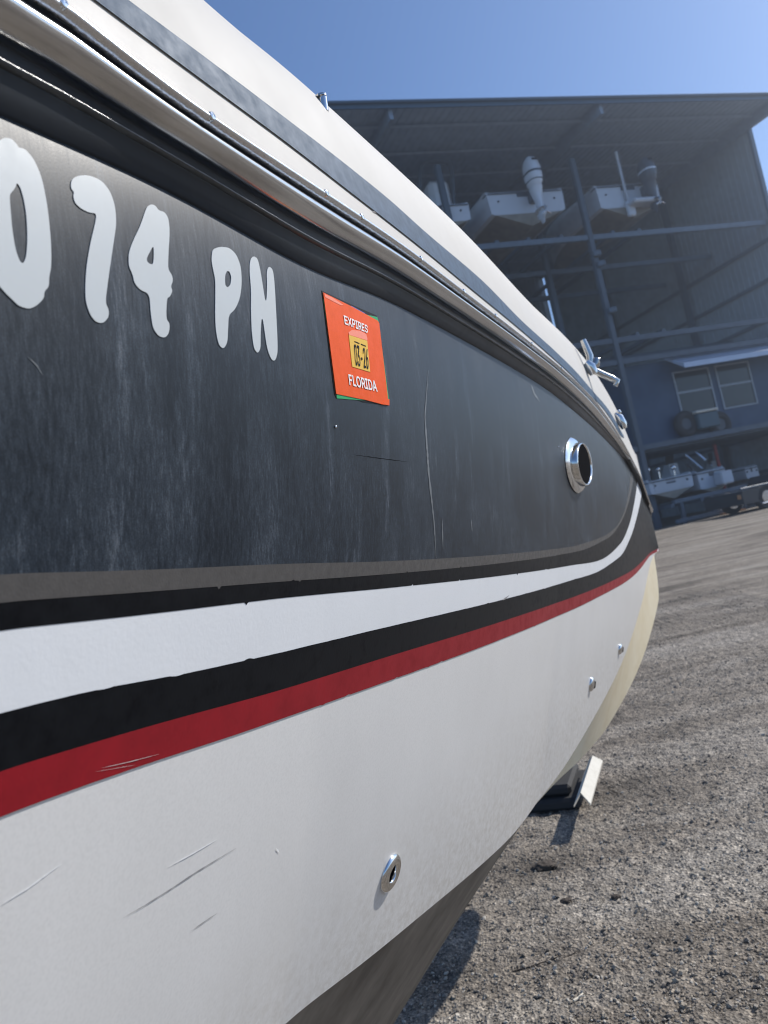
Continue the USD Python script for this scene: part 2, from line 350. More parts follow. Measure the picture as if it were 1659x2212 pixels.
TF, TW, TB = 22.2, 24.0, 41.0           # front edge of the roof, rack front, back wall
sR, zWt = bp(1617, 299, TW)             # right side wall
sFr, zFt = bp(1725, 199, TF); _, zFb = bp(1725, 217, TF)
_, zFt2 = bp(829, 224, TF)
zFt = (zFt + zFt2) / 2; zFb = zFt - 0.24
sFr = sR + 0.55
sL = bp(200, 600, TW)[0]
barn = thing('storage_barn', 'tall open fronted dark blue steel boat storage barn behind the yard', 'barn')
def corr_sheet(s_or_t, lo, hi, z0, z1, along, amp=0.025, pitch=0.30):
    """ribbed metal sheet: along 's' (at t) or 't' (at s)"""
    n = int((hi - lo) / pitch)
    xs, off = [], []
    for k in range(n + 1):
        x = lo + k * (hi - lo) / n
        for dx, o in ((0, 0), (pitch * .62, 0), (pitch * .70, amp), (pitch * .90, amp)):
            if x + dx <= hi: xs.append(x + dx); off.append(o)
    xs, off = np.array(xs), np.array(off)
    z = np.array([z0, z1])
    X, Z = np.meshgrid(xs, z, indexing='ij'); O = np.repeat(off[:, None], 2, 1)
    if along == 's': P = X[..., None] * A + (s_or_t - O)[..., None] * B + Z[..., None] * np.array([0, 0, 1.0])
    else: P = (s_or_t - O)[..., None] * A + X[..., None] * B + Z[..., None] * np.array([0, 0, 1.0])
    return grid_mesh(P)
zroof = lambda t: zFb + 0.06 + (t - TF) * 0.055
# roof sheet (ribs run into the barn)
n = int((sFr - sL) / .3); xs = []; off = []
for k in range(n):
    for dx, o in ((0, 0), (.19, 0), (.215, .03), (.275, .03)): xs.append(sL + k * .3 + dx); off.append(o)
xs = np.array(xs); off = np.array(off)
tt = np.array([TF + 0.05, TB + .3])
P = xs[:, None, None] * A + tt[None, :, None] * B + (zroof(tt)[None, :] + 0.12 + off[:, None])[..., None] * np.array([0, 0, 1.0])
part('roof', cat(grid_mesh(P), grid_mesh(P + np.array([0, 0, .03]), True)), 'barn_roof', barn)
part('fascia', bbox(sL, sFr, TF - 0.05, TF, zFb, zFt), 'barn_fascia', barn)
part('gutter', bbox(sL, sFr, TF - 0.16, TF - 0.052, zFt - 0.10, zFt - 0.01, .02), 'barn_fascia', barn)
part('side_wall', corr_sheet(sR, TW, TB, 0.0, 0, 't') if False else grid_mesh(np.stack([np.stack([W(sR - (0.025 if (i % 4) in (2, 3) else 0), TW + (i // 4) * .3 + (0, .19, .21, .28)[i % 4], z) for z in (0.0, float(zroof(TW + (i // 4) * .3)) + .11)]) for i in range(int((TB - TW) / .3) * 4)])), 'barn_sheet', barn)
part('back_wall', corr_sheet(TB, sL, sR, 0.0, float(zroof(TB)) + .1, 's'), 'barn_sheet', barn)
part('corner_trim', bbox(sR - .02, sR + .16, TW - .12, TW - .003, 0, float(zroof(TW)) + .1), 'barn_fascia', barn)
# rafters beneath the roof and purlins across them
sC, _ = bp(1310, 650, TW)
bay = bp(1303, 235, TF)[0] - bp(848, 250, TF)[0]
for k in range(-3, 2):
    s = bp(1303, 235, TF)[0] + k * bay
    part('rafter', hull_pts([W(s + a, t, z) for a in (-.07, .07) for t, z in ((TF + .1, float(zroof(TF)) + .08), (TF + .1, float(zroof(TF)) - .36), (TB, float(zroof(TB)) + .08), (TB, float(zroof(TB)) - .45))]), 'barn_rafter', barn)
for t in np.arange(TF + 1.2, TB, 1.9):
    part('purlin', bbox(sL, sR - .04, t, t + .07, float(zroof(t)) - .04, float(zroof(t)) + .05), 'barn_roof', barn)
# girts and columns on the inside of the side wall
for z in np.arange(1.2, 11.5, 1.55):
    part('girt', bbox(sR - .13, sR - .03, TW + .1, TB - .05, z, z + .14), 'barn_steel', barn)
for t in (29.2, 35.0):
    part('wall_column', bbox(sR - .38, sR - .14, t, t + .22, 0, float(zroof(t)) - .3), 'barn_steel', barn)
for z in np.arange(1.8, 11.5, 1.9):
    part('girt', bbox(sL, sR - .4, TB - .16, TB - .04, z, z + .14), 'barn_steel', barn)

# the rack: posts, shelf beams front and back
rack = thing('boat_rack', 'blue grey steel storage rack of tall posts and shelf beams inside the barn', 'rack')
def zpx(x, y, t=TW): return bp(x, y, t)[1]
shelf = [zpx(1282, 511), zpx(1344, 733), zpx(1354, 779), zpx(1384, 968)]
post_s = [sC - 5.6 * k for k in range(0, 5)]
for t in (TW, TW + 3.2, TW + 6.4):
    for s in post_s:
        part('post', bbox(s - .11, s + .11, t, t + .2, 0, zpx(1245, 340), .02), 'barn_steel', rack)
for t in (TW + .21, TW + 3.41, TW + 6.61):
    for zi, z in enumerate(shelf[:1] + [shelf[1]] + shelf[2:]):
        if t > TW + 1 and zi >= 2: continue
        for k in range(4):
            part('shelf_beam', bbox(post_s[k + 1] + .12, post_s[k] - .12, t - .18, t - .03, z - .10, z + .10), 'barn_steel_light' if zi == 0 else 'barn_steel', rack)
        part('shelf_beam', bbox(sC + .12, sR - .16, t - .18, t - .03, z - .10, z + .10), 'barn_steel_light' if zi == 0 else 'barn_steel', rack)
# cantilever bunks running into the barn, sitting on the beams
for z in shelf[:2]:
    for s in (sC + 1.1, sC + 2.3, sC - 1.2, sC - 2.6, sC - 3.9, sC - 6.6, sC - 8.4):
        part('bunk', bbox(s - .08, s + .08, TW + .1, TW + 7, z + .103, z + .22), 'barn_steel', rack)
# rack clamps on the front post
for x, y in ((1288, 548), (1298, 570), (1322, 670)):
    s, z = bp(x, y, TW - .05)
    part('clamp', chamfer_box((.30, .16, .22), .03, (0, 0, 0)).apply_transform(trimesh.transformations.translation_matrix(W(s, TW - .082, z))), 'barn_steel_light', rack)

# the blue office under the second shelf
office = thing('office', 'blue walled office with paired sash windows built under the rack shelf', 'office')
TO = TW + 0.55
r3 = lambda x, y: (1152 + .3057 * x, 691 + .3057 * y)
o0 = sC + .25; zO0, zO1 = shelf[3] + .11, shelf[2] - .11
wins = []
for tl, br in (((975, 350), (1290, 640)), ((1285, 345), (1575, 560))):
    s0, z1 = bp(*r3(*tl), TO); s1 = bp(*r3(*br), TO)[0]
    wins.append((s0, s1))
wz1 = bp(*r3(1250, 330), TO)[1]; wz0 = bp(*r3(1320, 640), TO)[1]
ww = (wins[0][1] - wins[0][0])
w0 = bp(*r3(1010, 520), TO)[0]; w1 = bp(*r3(1268, 480), TO)[0]; w2 = bp(*r3(1310, 480), TO)[0]; w3 = bp(*r3(1552, 440), TO)[0]
sE = sR - .2
for (a0, a1, b0, b1) in ((o0, w0, zO0, zO1), (w1, w2, wz0, wz1), (w3, sE, zO0, zO1), (w0, w3, wz1, zO1), (w0, w3, zO0, wz0)):
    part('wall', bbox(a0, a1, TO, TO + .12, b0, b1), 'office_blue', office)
part('ceiling', bbox(o0, sE, TO + .121, TO + 4, zO1 - .08, zO1 - .004), 'office_blue', office)
part('end_wall', bbox(o0 + .003, o0 + .12, TO + .121, TO + 4, zO0, zO1 - .082), 'office_blue', office)
for a0, a1 in ((w0, w1), (w2, w3)):
    fr = cat(bbox(a0, a0 + .075, TO - .03, TO + .05, wz0, wz1), bbox(a1 - .075, a1, TO - .03, TO + .05, wz0, wz1), bbox(a0 + .076, a1 - .076, TO - .03, TO + .05, wz1 - .06, wz1), bbox(a0 + .076, a1 - .076, TO - .03, TO + .05, wz0, wz0 + .06))
    zm = wz0 + (wz1 - wz0) * .53
    p = part('window', fr, 'window_frame', office)
    part('meeting_rail', bbox(a0 + .076, a1 - .076, TO - .025, TO + .045, zm - .045, zm + .045), 'window_frame', p)
    part('pane', bbox(a0 + .076, a1 - .076, TO + .01, TO + .02, wz0 + .061, zm - .046), 'window_glass', p)
    part('pane', bbox(a0 + .076, a1 - .076, TO + .012, TO + .022, zm + .046, wz1 - .061), 'window_glass', p)
# pale awning strip over the windows
aw0, awz = bp(*r3(940, 345), TO)
aw1, awz1 = bp(*r3(1250, 318), TO - .9)
part('awning', hull_pts([W(s, t, z) for s in (aw0, sE + .3) for t, z in ((TO - .005, awz + .42), (TO - .005, awz + .36), (TO - 1.0, awz1 + .22), (TO - 1.0, awz1 + .03))]), 'awning', office)
# ground level of the office side: shelf under it, railing things
part('floor_beam', bbox(o0, sE, TO - .25, TO + 4, shelf[3] - .19, shelf[3] + .09), 'barn_steel', rack)

# ---- boats on the rack
def loft(sections):
    P = np.array(sections)
    P = np.concatenate([P, P[:, :1]], 1)
    m = grid_mesh(P)
    caps = []
    for k, fl in ((0, 1), (-1, 0)):
        c = P[k, :-1].mean(0); v = np.vstack([P[k, :-1], c]); n_ = len(v) - 1
        f = [[n_, i, (i + 1) % n_] if fl else [n_, (i + 1) % n_, i] for i in range(n_)]
        caps.append(trimesh.Trimesh(v, f, process=False))
    return cat(m, *caps)

def rack_boat(name, label, s, t, zk, beam, side, length, group=None, tan=False):
    """stern towards the yard; s centre, t transom, zk keel height"""
    b = thing(name, label, 'boat', group=group)
    def sec(q, k):
        w = beam / 2 * (1 - max(0, q - .35) ** 2 * 2.2)
        w = max(w, .05)
        zz = zk + .55 * max(0, q - .55) ** 2
        d = beam * .16
        flare = 1 + .16 * q
        if k == 'side':
            hh = side * (1 + .35 * q); ws = w * flare * 1.03
            prof_ = [(.90 * w, 0.0), (1.0 * w, .06), (w + (ws - w) * .45, .35), (w + (ws - w) * .8, .75), (ws, .93), (ws * .985, 1.0)]
            return [W(s - x_, t + q * length, zz + d + f_ * hh) for x_, f_ in prof_[::-1]] + [W(s + x_, t + q * length, zz + d + f_ * hh) for x_, f_ in prof_]
        if k == 'box': return [W(s - w, t + q * length, zz + d), W(s + w, t + q * length, zz + d), W(s + w * flare * 1.03, t + q * length, zz + d + side * (1 + .35 * q)), W(s - w * flare * 1.03, t + q * length, zz + d + side * (1 + .35 * q))]
        return [W(s, t + q * length, zz), W(s + w * .90, t + q * length, zz + d - .004), W(s - w * .90, t + q * length, zz + d - .004)]
    qs_ = np.linspace(0, 1, 10)
    part('hull', loft([sec(q, 'side') for q in qs_]), 'boat_tan' if tan else 'boat_white', b)
    part('bottom', loft([sec(q, 'bottom') for q in qs_]), 'boat_bottom', b)
    zg = zk + beam * .16 + side
    part('rub_strip', cat(bbox(s - beam * .5, s + beam * .5, t - .035, t - .003, zg - .075, zg - .03), *[bbox(s + q * beam * .512 - .02, s + q * beam * .512 + .02, t + .01, t + length * .36, zg - .075, zg - .03) for q in (-1, 1)]), 'motor_black', b)
    part('splash_well', chamfer_box((beam * .26, .25, .26), .05).apply_transform(np.vstack([np.column_stack([A, B, [0, 0, 1], W(s, t + .11, zg - .118)]), [0, 0, 0, 1]])), 'motor_black', b)
    cz = [W(s + x * beam, t + length * y, zg + z) for x in (-.17, .17) for y, z in ((.36, 0.01), (.36, .62), (.41, .62), (.50, 0.01))]
    part('helm_console', hull_pts(cz), 'boat_white', b)
    part('windscreen', hull_pts([W(s + x * beam, t + length * y, zg + z) for x in (-.16, .16) for y, z in ((.395, .63), (.40, .63), (.375, .98), (.38, .98))]), 'window_glass', b)
    part('gunwale', cat(bbox(s - beam * .525, s - beam * .47, t + .06, t + length * .4, zg + .004, zg + .07, .02), bbox(s + beam * .47, s + beam * .525, t + .06, t + length * .4, zg + .004, zg + .07, .02)), 'boat_white', b)
    for q in (-.38, .38):
        part('scupper', to_world(trimesh.creation.cylinder(.035, .03, 12).apply_transform(trimesh.transformations.rotation_matrix(np.pi / 2, [1, 0, 0])).apply_translation((s + q * beam, t - .012, zk + beam * .16 + side * .6))), 'dark_hole', b)
    return b
def ell(cx, cy, cz, rx, ry, n=20, p=2.6):
    a = np.arange(n) * 2 * np.pi / n
    c, s_ = np.cos(a), np.sin(a)
    return np.stack([cx + rx * np.sign(c) * abs(c) ** (2 / p), cy + ry * np.sign(s_) * abs(s_) ** (2 / p), np.full(n, cz)], 1)
def outboard(parent, s, t, z0, h, mat):
    """z0 = foot of the skeg, h = full height"""
    m = thing('x', None) if False else None
    g = lambda rows: to_world(loft([ell(s, t + dy, z0 + f * h, rx, ry) for f, rx, ry, dy in rows]))
    path = part('outboard_motor', g([(.55, .17, .22, 0), (.60, .26, .32, 0), (.70, .295, .36, 0), (.82, .285, .36, .0), (.90, .25, .32, .02), (.96, .19, .25, .03), (.995, .10, .15, .04)]), mat, parent, smooth=40)
    part('cowl_seam', g([(.625, .285, .345, 0), (.637, .29, .35, 0)]), 'motor_black', path)
    part('midsection', g([(.22, .10, .16, 0), (.34, .13, .17, 0), (.42, .17, .18, .02), (.50, .22, .22, .02), (.548, .23, .25, 0)]), mat, path, smooth=40)
    part('gearcase', to_world(cat(loft([ell(s, t, z0 + f * h, rx, ry) for f, rx, ry in ((.02, .015, .10), (.09, .03, .14), (.12, .075, .26), (.17, .075, .26), (.20, .03, .16), (.22, .05, .16))]),
         loft([ell(s, t - .02, z0 + .222 * h, .17, .28), ell(s, t - .02, z0 + .232 * h, .17, .28)]))), mat, path, smooth=40)
    part('cowl_band', g([(.735, .298, .364, 0), (.765, .297, .366, 0)]), 'motor_black' if mat != 'motor_black' else 'motor_white', path)
    for k in range(3):
        bl = chamfer_box((.05, .03, .20), .012, (0, 0, .13))
        bl.apply_transform(trimesh.transformations.rotation_matrix(.5, [0, 0, 1])); bl.apply_transform(trimesh.transformations.rotation_matrix(k * 2.094, [0, 1, 0]))
        bl.apply_translation((s, t - .31, z0 + .145 * h))
        part('propeller_blade', to_world(bl), 'steel_dull', path)
    part('handle_recess', to_world(chamfer_box((.20, .02, .07), .009, (s, t - .30, z0 + .915 * h))), 'dark_hole', path)
    part('bracket', to_world(chamfer_box((.30, .30, .42), .04, (s, t + .34, z0 + .47 * h))), 'motor_black', path)
    return path

c1 = 1150; zk0 = shelf[0] + .225
r9 = lambda x, y: (883.3 + .3472 * x, 307.2 + .3472 * y)       # a zoomed view of the top shelf
sA = bp(*r9(505, 380), TW)[0]; sB = bp(*r9(975, 400), TW)[0]
zA0 = bp(*r9(720, 520), TW)[1]; zA1 = bp(*r9(720, 300), TW)[1]
beamA = sB - sA
zk0 = max(zk0, zA0 - .0)
b1 = rack_boat('stored_boat', 'white open boat with white outboard, on the top shelf left of the post', (sA + sB) / 2, TW + .05, zk0, beamA, (zA1 - zk0) - beamA * .16, 6.5, 'boats stored stern out on the rack')
zmt = bp(*r9(775, 100), TW - .3)[1]; zmb = bp(*r9(810, 520), TW - .3)[1]
outboard(b1, bp(*r9(785, 300), TW - .3)[0], TW - .38, zmb, zmt - zmb, 'motor_white')
sA2 = bp(*r9(1200, 400), TW)[0]; sB2 = bp(*r9(1580, 400), TW)[0]
b2 = rack_boat('stored_boat', 'white boat with dark outboard and upright white pole, on the top shelf', (sA2 + sB2) / 2, TW + .05, zk0, sB2 - sA2, (zA1 - zk0) - (sB2 - sA2) * .16, 5.8, 'boats stored stern out on the rack')
zmt = bp(*r9(1490, 105), TW - .3)[1]
outboard(b2, bp(*r9(1500, 300), TW - .3)[0], TW - .38, zmb + .1, zmt - zmb - .1, 'motor_black')
s0, z0 = bp(*r9(1370, 380), TW - .1); s1, z1 = bp(*r9(1310, 55), TW - .1)
part('anchor_pole', tube([W(s0 + .1, TW - .05, z0 - .25), W(s0, TW - .05, z0 + .6), W(s0, TW - .05, z1)], .06, 8), 'boat_white', b2)
part('pole_bracket', to_world(chamfer_box((.34, .2, .6), .05, (s0 + .05, TW - .06, z0 - .2))), 'motor_white', b2)
part('swim_step', bbox(s0 - .1, s0 + 1.2, TW - .55, TW + .04, zk0 + .36, zk0 + .55, .06), 'boat_white', b2)
# third boat further left: its T-top frame shows over the near boat's deck
sA3 = bp(*r9(-60, 400), TW)[0]; sB3 = bp(*r9(385, 420), TW)[0]
b3 = rack_boat('stored_boat', 'white boat with pale tube frame on the top shelf, mostly behind the near deck', (sA3 + sB3) / 2, TW + .15, zk0, sB3 - sA3, (zA1 - zk0) * .8 - (sB3 - sA3) * .16, 6.2, 'boats stored stern out on the rack')
TT = TW + 1.2
def fpt(x, y, t=TT): s, z = bp(*r9(x, y), t); return W(s, t, z)
fr = [(75, 420), (72, 200), (75, 160), (95, 130), (130, 118), (200, 116), (245, 118), (262, 135), (270, 170), (278, 260), (285, 420)]
part('tube_frame', cat(tube([fpt(*p) for p in fr], .05, 8), tube([fpt(x - 12, y + 10, TT + .5) for x, y in fr], .035, 8)), 'barn_steel_light', b3)
part('console', to_world(chamfer_box((.85, .7, 1.3), .15, (bp(*r9(190, 300), TT)[0], TT + .25, bp(*r9(190, 300), TT)[1] - .25))), 'motor_white', b3)

# ---- ground level: boats on low cradles, a dark truck, odds and ends
r2b = lambda x, y: (1382 + .16667 * x, 952 + .16667 * y)
TG = TW - .2
def low_boat(x0, x1, ytop, ybot, label, t=TG):
    s0 = bp(*r2b(x0, (ytop + ybot) / 2), t)[0]; s1 = bp(*r2b(x1, (ytop + ybot) / 2), t)[0]
    zt = bp(*r2b((x0 + x1) / 2, ytop), t)[1]; zb = bp(*r2b((x0 + x1) / 2, ybot), t)[1]
    bm = s1 - s0
    return rack_boat('stored_boat', label, (s0 + s1) / 2, t, zb - .1, bm, zt - zb - bm * .16 + .1, 5.5, 'boats stored stern out at ground level'), (s0 + s1) / 2, zb, zt, bm
lb1, s_, zb_, zt_, bm_ = low_boat(130, 705, 470, 720, 'broad white boat at ground level nearest the blue post, with ribbed transom')
for k in range(3):
    part('transom_rib', bbox(s_ - bm_ * .42, s_ + bm_ * .42, TG - .03, TG - .002, zt_ - .14 - k * .13, zt_ - .10 - k * .13), 'boat_white', lb1)
for x, y, r_ in ((100, 385, .10), (235, 372, .085), (430, 350, .11)):
    s, z = bp(*r2b(x, y), TG + .4)
    part('chrome_fitting', trimesh.creation.icosphere(2, r_).apply_translation(W(s, TG + .4, z)), 'chrome', lb1, smooth=True)
    part('fitting_post', tube([W(s, TG + .4, zt_ - .05), W(s, TG + .4, z)], .03, 6), 'steel_dull', lb1)
lb2, s_, zb_, zt_, bm_ = low_boat(765, 1130, 375, 640, 'narrower white boat at ground level with slanted silver rods and a step')
part('step', bbox(s_ + bm_ * .02, s_ + bm_ * .46, TG - .45, TG - .003, zb_ + .12, zb_ + .62, .05), 'boat_white', lb2)
for (xa, ya), (xb, yb), m in (((590, 180), (810, 360), 'steel_dull'), ((720, 140), (850, 250), 'steel_dull'), ((870, 265), (930, 315), 'chrome'), ((610, 310), (690, 390), 'steel_dull')):
    (sa, za), (sb, zb2) = bp(*r2b(xa, ya), TG + .6), bp(*r2b(xb, yb), TG + .3)
    part('rod', tube([W(sa, TG + .6, za), W(sb, TG + .3, zb2)], .045, 8), m, lb2)
lb3, s_, zb_, zt_, bm_ = low_boat(1370, 1540, 335, 480, 'small white boat furthest right at ground level', TG + 1.6)
# red post
(sa, za) = bp(*r2b(965, 60), TG + 2); zb2 = bp(*r2b(985, 300), TG + 2)[1]
rp = thing('red_post', 'dark red upright post behind the narrower ground level boat', 'post')
part('shaft', tube([W(sa, TG + 2, 0), W(sa, TG + 2, za)], .07, 10), 'red_paint', rp)
part('cap', trimesh.creation.icosphere(1, .085).apply_translation(W(sa, TG + 2, za)), 'red_paint', rp, smooth=True)
# low cradle beams
cr = thing('low_cradle', 'low blue steel cradle under the ground level boats', 'cradle')
for (xa, ya), (xb, yb), t in (((450, 790), (1400, 590), TG - .35), ((520, 1150), (1380, 990), TG - .6)):
    (sa, za), (sb, zb2) = bp(*r2b(xa, ya), t), bp(*r2b(xb, yb), t)
    z = (za + zb2) / 2
    part('beam', bbox(sa, sb, t, t + .16, max(z - .08, .05), max(z + .08, .2), .02), 'barn_steel_light', cr)
    for s in (sa + .3, (sa + sb) / 2, sb - .3): part('foot', bbox(s - .07, s + .07, t + .01, t + .15, 0, max(z - .082, .048)), 'barn_steel', cr)
for k in range(3):
    s = bp(*r2b(300 + 400 * k, 700), TG)[0]
    part('bearer', bbox(s - .08, s + .08, TG - .4, TG + 4, zb_ * 0 + bp(*r2b(700, 725), TG)[1] - .22, bp(*r2b(700, 725), TG)[1] - .08), 'barn_steel', cr)
# tyres and crate on the office ledge
for x, y, lab in ((595, 1070, 'black tyre hung under the left office window, left of the pair'), (1040, 1075, 'black tyre hung under the office windows, right of the pair')):
    s, z = bp(1382 + .1667 * (x - 0), 737.3 + .1667 * y, TO - .2)
    t_ = thing('tyre', lab, 'tyre', group='tyres below the office windows')
    R_, r_ = .36, .15
    th = np.linspace(0, 2 * np.pi, 25); ph = np.linspace(0, 2 * np.pi, 13)
    P = np.array([[W(s + (R_ + r_ * np.cos(p)) * np.cos(q), TO - .2 + r_ * np.sin(p), z + (R_ + r_ * np.cos(p)) * np.sin(q) * 1.02) for p in ph] for q in th])
    part('tread', grid_mesh(P), 'rubber', t_, smooth=True)
    part('hub', to_world(trimesh.creation.cylinder(.23, .12, 20).apply_transform(trimesh.transformations.rotation_matrix(np.pi / 2, [1, 0, 0])).apply_translation((s, TO - .2, z))), 'motor_black', t_)
s, z = bp(1382 + .1667 * 850, 737.3 + .1667 * 1020, TO - .3)
cr2 = thing('teal_box', 'dull teal box on the ledge between the two tyres', 'box')
part('body', to_world(chamfer_box((1.0, .5, .62), .05, (s, TO - .27, z - .02))), 'teal_paint', cr2)
part('lid', to_world(chamfer_box((1.06, .54, .10), .03, (s, TO - .27, z + .345))), 'boat_tan', cr2)

# dark truck parked at the right edge, only its tail shows
ts, _ = bp(*r2b(1375, 900), 20.6)
truck = thing('parked_truck', 'black pickup truck with a chrome door handle at the right edge of the yard', 'truck')
T0 = 20.6
def side_prof(pts, w0, w1):
    pts = np.array(pts)
    return to_world(loft([[(ts + x, T0 + w0, z) for x, z in pts], [(ts + x, T0 + w1, z) for x, z in pts]]))
zt = bp(*r2b(1500, 600), T0)[1]
k = zt / 1.18
prof = [(0, .45), (0, 1.0), (.06, 1.12), (1.7, 1.15), (1.85, 1.18), (4.2, 1.15), (5.3, 1.05), (5.4, .5), (4.9, .42), (.3, .42)]
part('body', side_prof([(x, z * k) for x, z in prof], 0, 1.85), 'truck_paint', truck)
part('cab', side_prof([(1.9, 1.155 * k), (2.1, 1.7 * k), (3.4, 1.72 * k), (4.1, 1.155 * k)], .12, 1.73), 'window_glass', truck)
part('bed_rail', to_world(chamfer_box((1.9, .10, .07), .02, (ts + .95, T0 + .05, zt + .032))), 'barn_steel_light', truck)
hz = bp(*r2b(1600, 812), T0)[1]; hs = bp(*r2b(1600, 812), T0)[0]
part('door_handle', to_world(chamfer_box((.34, .05, .055), .02, (hs + .1, T0 - .03, hz))), 'chrome', truck)
part('tail_light', to_world(chamfer_box((.05, .16, .16), .02, (ts - .01, T0 + .14, .85 * k))), 'amber_lens', truck)
for x in (1.0, 4.4):
    for w in (.12, 1.7):
        wh = trimesh.creation.cylinder(.38, .24, 24).apply_transform(trimesh.transformations.rotation_matrix(np.pi / 2, [1, 0, 0])).apply_translation((ts + x, T0 + w, .38))
        p = part('wheel', to_world(wh), 'rubber', truck)
        part('rim', to_world(trimesh.creation.cylinder(.22, .26, 20).apply_transform(trimesh.transformations.rotation_matrix(np.pi / 2, [1, 0, 0])).apply_translation((ts + x, T0 + w, .38))), 'steel_dull', p)
(sa, za), (sb, zb2) = bp(*r2b(1080, 938), TG - .8), bp(*r2b(1370, 915), TG - .8)
pl = thing('timber_plank', 'short orange brown timber plank lying on the low cradle', 'plank')
part('board', bbox(sa, sb, TG - .85, TG - .6, (za + zb2) / 2 - .05, (za + zb2) / 2 + .05), 'amber_lens', pl)
for s in (sa + .2, sb - .2): part('block', bbox(s - .1, s + .1, TG - .83, TG - .62, 0, (za + zb2) / 2 - .052), 'timber', pl)

# ------------------------------------------------------------------ the near boat
C0, C1, C2, Y0 = -.055, .47, -.0125, .56
YE = 2.915
def PX(Y): return C0 + C1 * (Y - Y0) + C2 * (Y - Y0) ** 2
def PM(Y): return C1 + 2 * C2 * (Y - Y0)
def nrm(Y):
    m = PM(Y); k = np.sqrt(1 + m * m)
    return np.stack([1 / k, -m / k, 0 * Y], -1)
def foot(x, y):
    Y = np.array(y, float)
    for _ in range(4):
        m = PM(Y); Y = Y + ((x - PX(Y)) * m + (y - Y)) / (1 + m * m)
    n_ = nrm(Y); o = (x - PX(Y)) * n_[..., 0] + (y - Y) * n_[..., 1]
    return Y, o
def cross_first(d, fun):
    """first crossing of fun(x, y, z) from positive to negative along each ray d -> distance"""
    t = np.geomspace(.15, 4.8, 220)
    g = fun(t[:, None] * d[:, 0], t[:, None] * d[:, 1], EYE[2] + t[:, None] * d[:, 2])
    ok = (g < 0).any(0); i = np.where(ok, np.argmax(g < 0, 0), np.argmin(g, 0)); j = np.arange(len(d))
    lo, hi = t[np.maximum(i - 1, 0)], t[i]
    near_ = t[i]
    for _ in range(18):
        m = (lo + hi) / 2; gm = fun(m * d[:, 0], m * d[:, 1], EYE[2] + m * d[:, 2])
        hi = np.where(gm < 0, m, hi); lo = np.where(gm < 0, lo, m)
    return np.where(ok, (lo + hi) / 2, near_)
def hit_const(px, ofun):
    """where pixel rays meet the vertical surface offset by ofun(Y) from the plan curve -> (Y, z)"""
    d = ray(np.array(px, float))
    def fun(x, y, z):
        Y, o = foot(x, y); return o - ofun(Y)
    p = d * cross_first(d, fun)[:, None]; Yf, _ = foot(p[:, 0], p[:, 1])
    return Yf, EYE[2] + p[:, 2]
YS = np.unique(np.concatenate([np.linspace(-4.2, .2, 60), np.linspace(.2, 2.5, 420), np.linspace(2.5, YE, 130)]))
def zcurve(Y, z, smooth=3.0, lo_slope=None, end=None):
    """sorted, evened-out height z(Y) along the whole side; aft of the photograph it runs on gently"""
    o = np.argsort(Y); Y, z = np.asarray(Y)[o], np.asarray(z)[o]
    keep = np.concatenate([[True], np.diff(Y) > 0.004]); Y, z = Y[keep], z[keep]
    if end is not None and Y[-1] < YE - .01: Y = np.append(Y, YE); z = np.append(z, end)
    f = PchipInterpolator(Y, z)
    yy_ = np.linspace(Y[0], YE, 900); v = f(np.clip(yy_, Y[0], Y[-1])); v = gaussian_filter1d(v, smooth * 4, mode='nearest')
    sl = (v[60] - v[4]) / (yy_[60] - yy_[4]) if lo_slope is None else lo_slope
    def g(q):
        q = np.asarray(q, float)
        a = Y[0] - q
        return np.interp(q, yy_, v) + np.where(a > 0, -sl * 0.9 * (1 - np.exp(-np.maximum(a, 0) / 0.9)), 0)
    return g
zero = lambda Y: 0 * Y
rb_px = [(0, 268), (175, 340), (350, 415), (500, 492), (660, 590), (830, 655), (1000, 738), (1152, 826), (1253, 902), (1320, 965), (1366, 1018), (1387, 1060), (1400, 1100), (1409, 1131)]
rb_px = [(0, 268), (350, 415), (660, 588), (830, 652), (1152, 826), (1253, 902), (1320, 965), (1366, 1018), (1387, 1063), (1400, 1100), (1409, 1131)]
rt_px = [(150, 0), (300, 152), (500, 283), (700, 415), (830, 502), (1000, 630), (1100, 706), (1200, 786), (1270, 850), (1330, 930), (1370, 1003), (1392, 1050), (1403, 1085)]
zRB = zcurve(*hit_const(rb_px, zero), smooth=4, lo_slope=-.005)
RSC = lambda Y: .38 + .62 * np.clip((YE - Y) / 1.5, 0, 1) ** .8
zRB_ = zRB; zRB = lambda Y: zRB_(Y) + .004
zRT = zcurve(*hit_const(rt_px, lambda Y: .032 * RSC(Y)), smooth=4, lo_slope=-.005, end=-.03 + EYE[2])
OCH = lambda Y: -.185 * np.clip((YE - Y) / 1.5, 0, 1) ** .8
ch_px = [(600, 2212), (760, 2100), (900, 1985), (1060, 1850), (1120, 1790), (1180, 1710), (1220, 1655), (1260, 1590), (1340, 1440), (1390, 1290), (1411, 1200)]
zCH = zcurve(*hit_const(ch_px, OCH), smooth=5, lo_slope=-.03, end=EYE[2] - .19)
ODK = lambda Y: -.10 * np.clip((YE - Y) / 1.2, 0, 1) ** .9 - .002
dk_px = [(430, 0), (560, 100), (700, 222), (850, 358), (1000, 500), (1130, 640), (1250, 760), (1300, 830), (1340, 905), (1362, 960), (1385, 1020), (1400, 1062)]
zDK_ = zcurve(*hit_const(dk_px, lambda Y: ODK(Y) * .8), smooth=5, lo_slope=0.0, end=EYE[2] + .02)
DKC = [np.array([-5., YE]), np.zeros(2)]
zDK = lambda Y: np.maximum(zDK_(Y) + np.interp(Y, *DKC), zRT(Y) + .012)
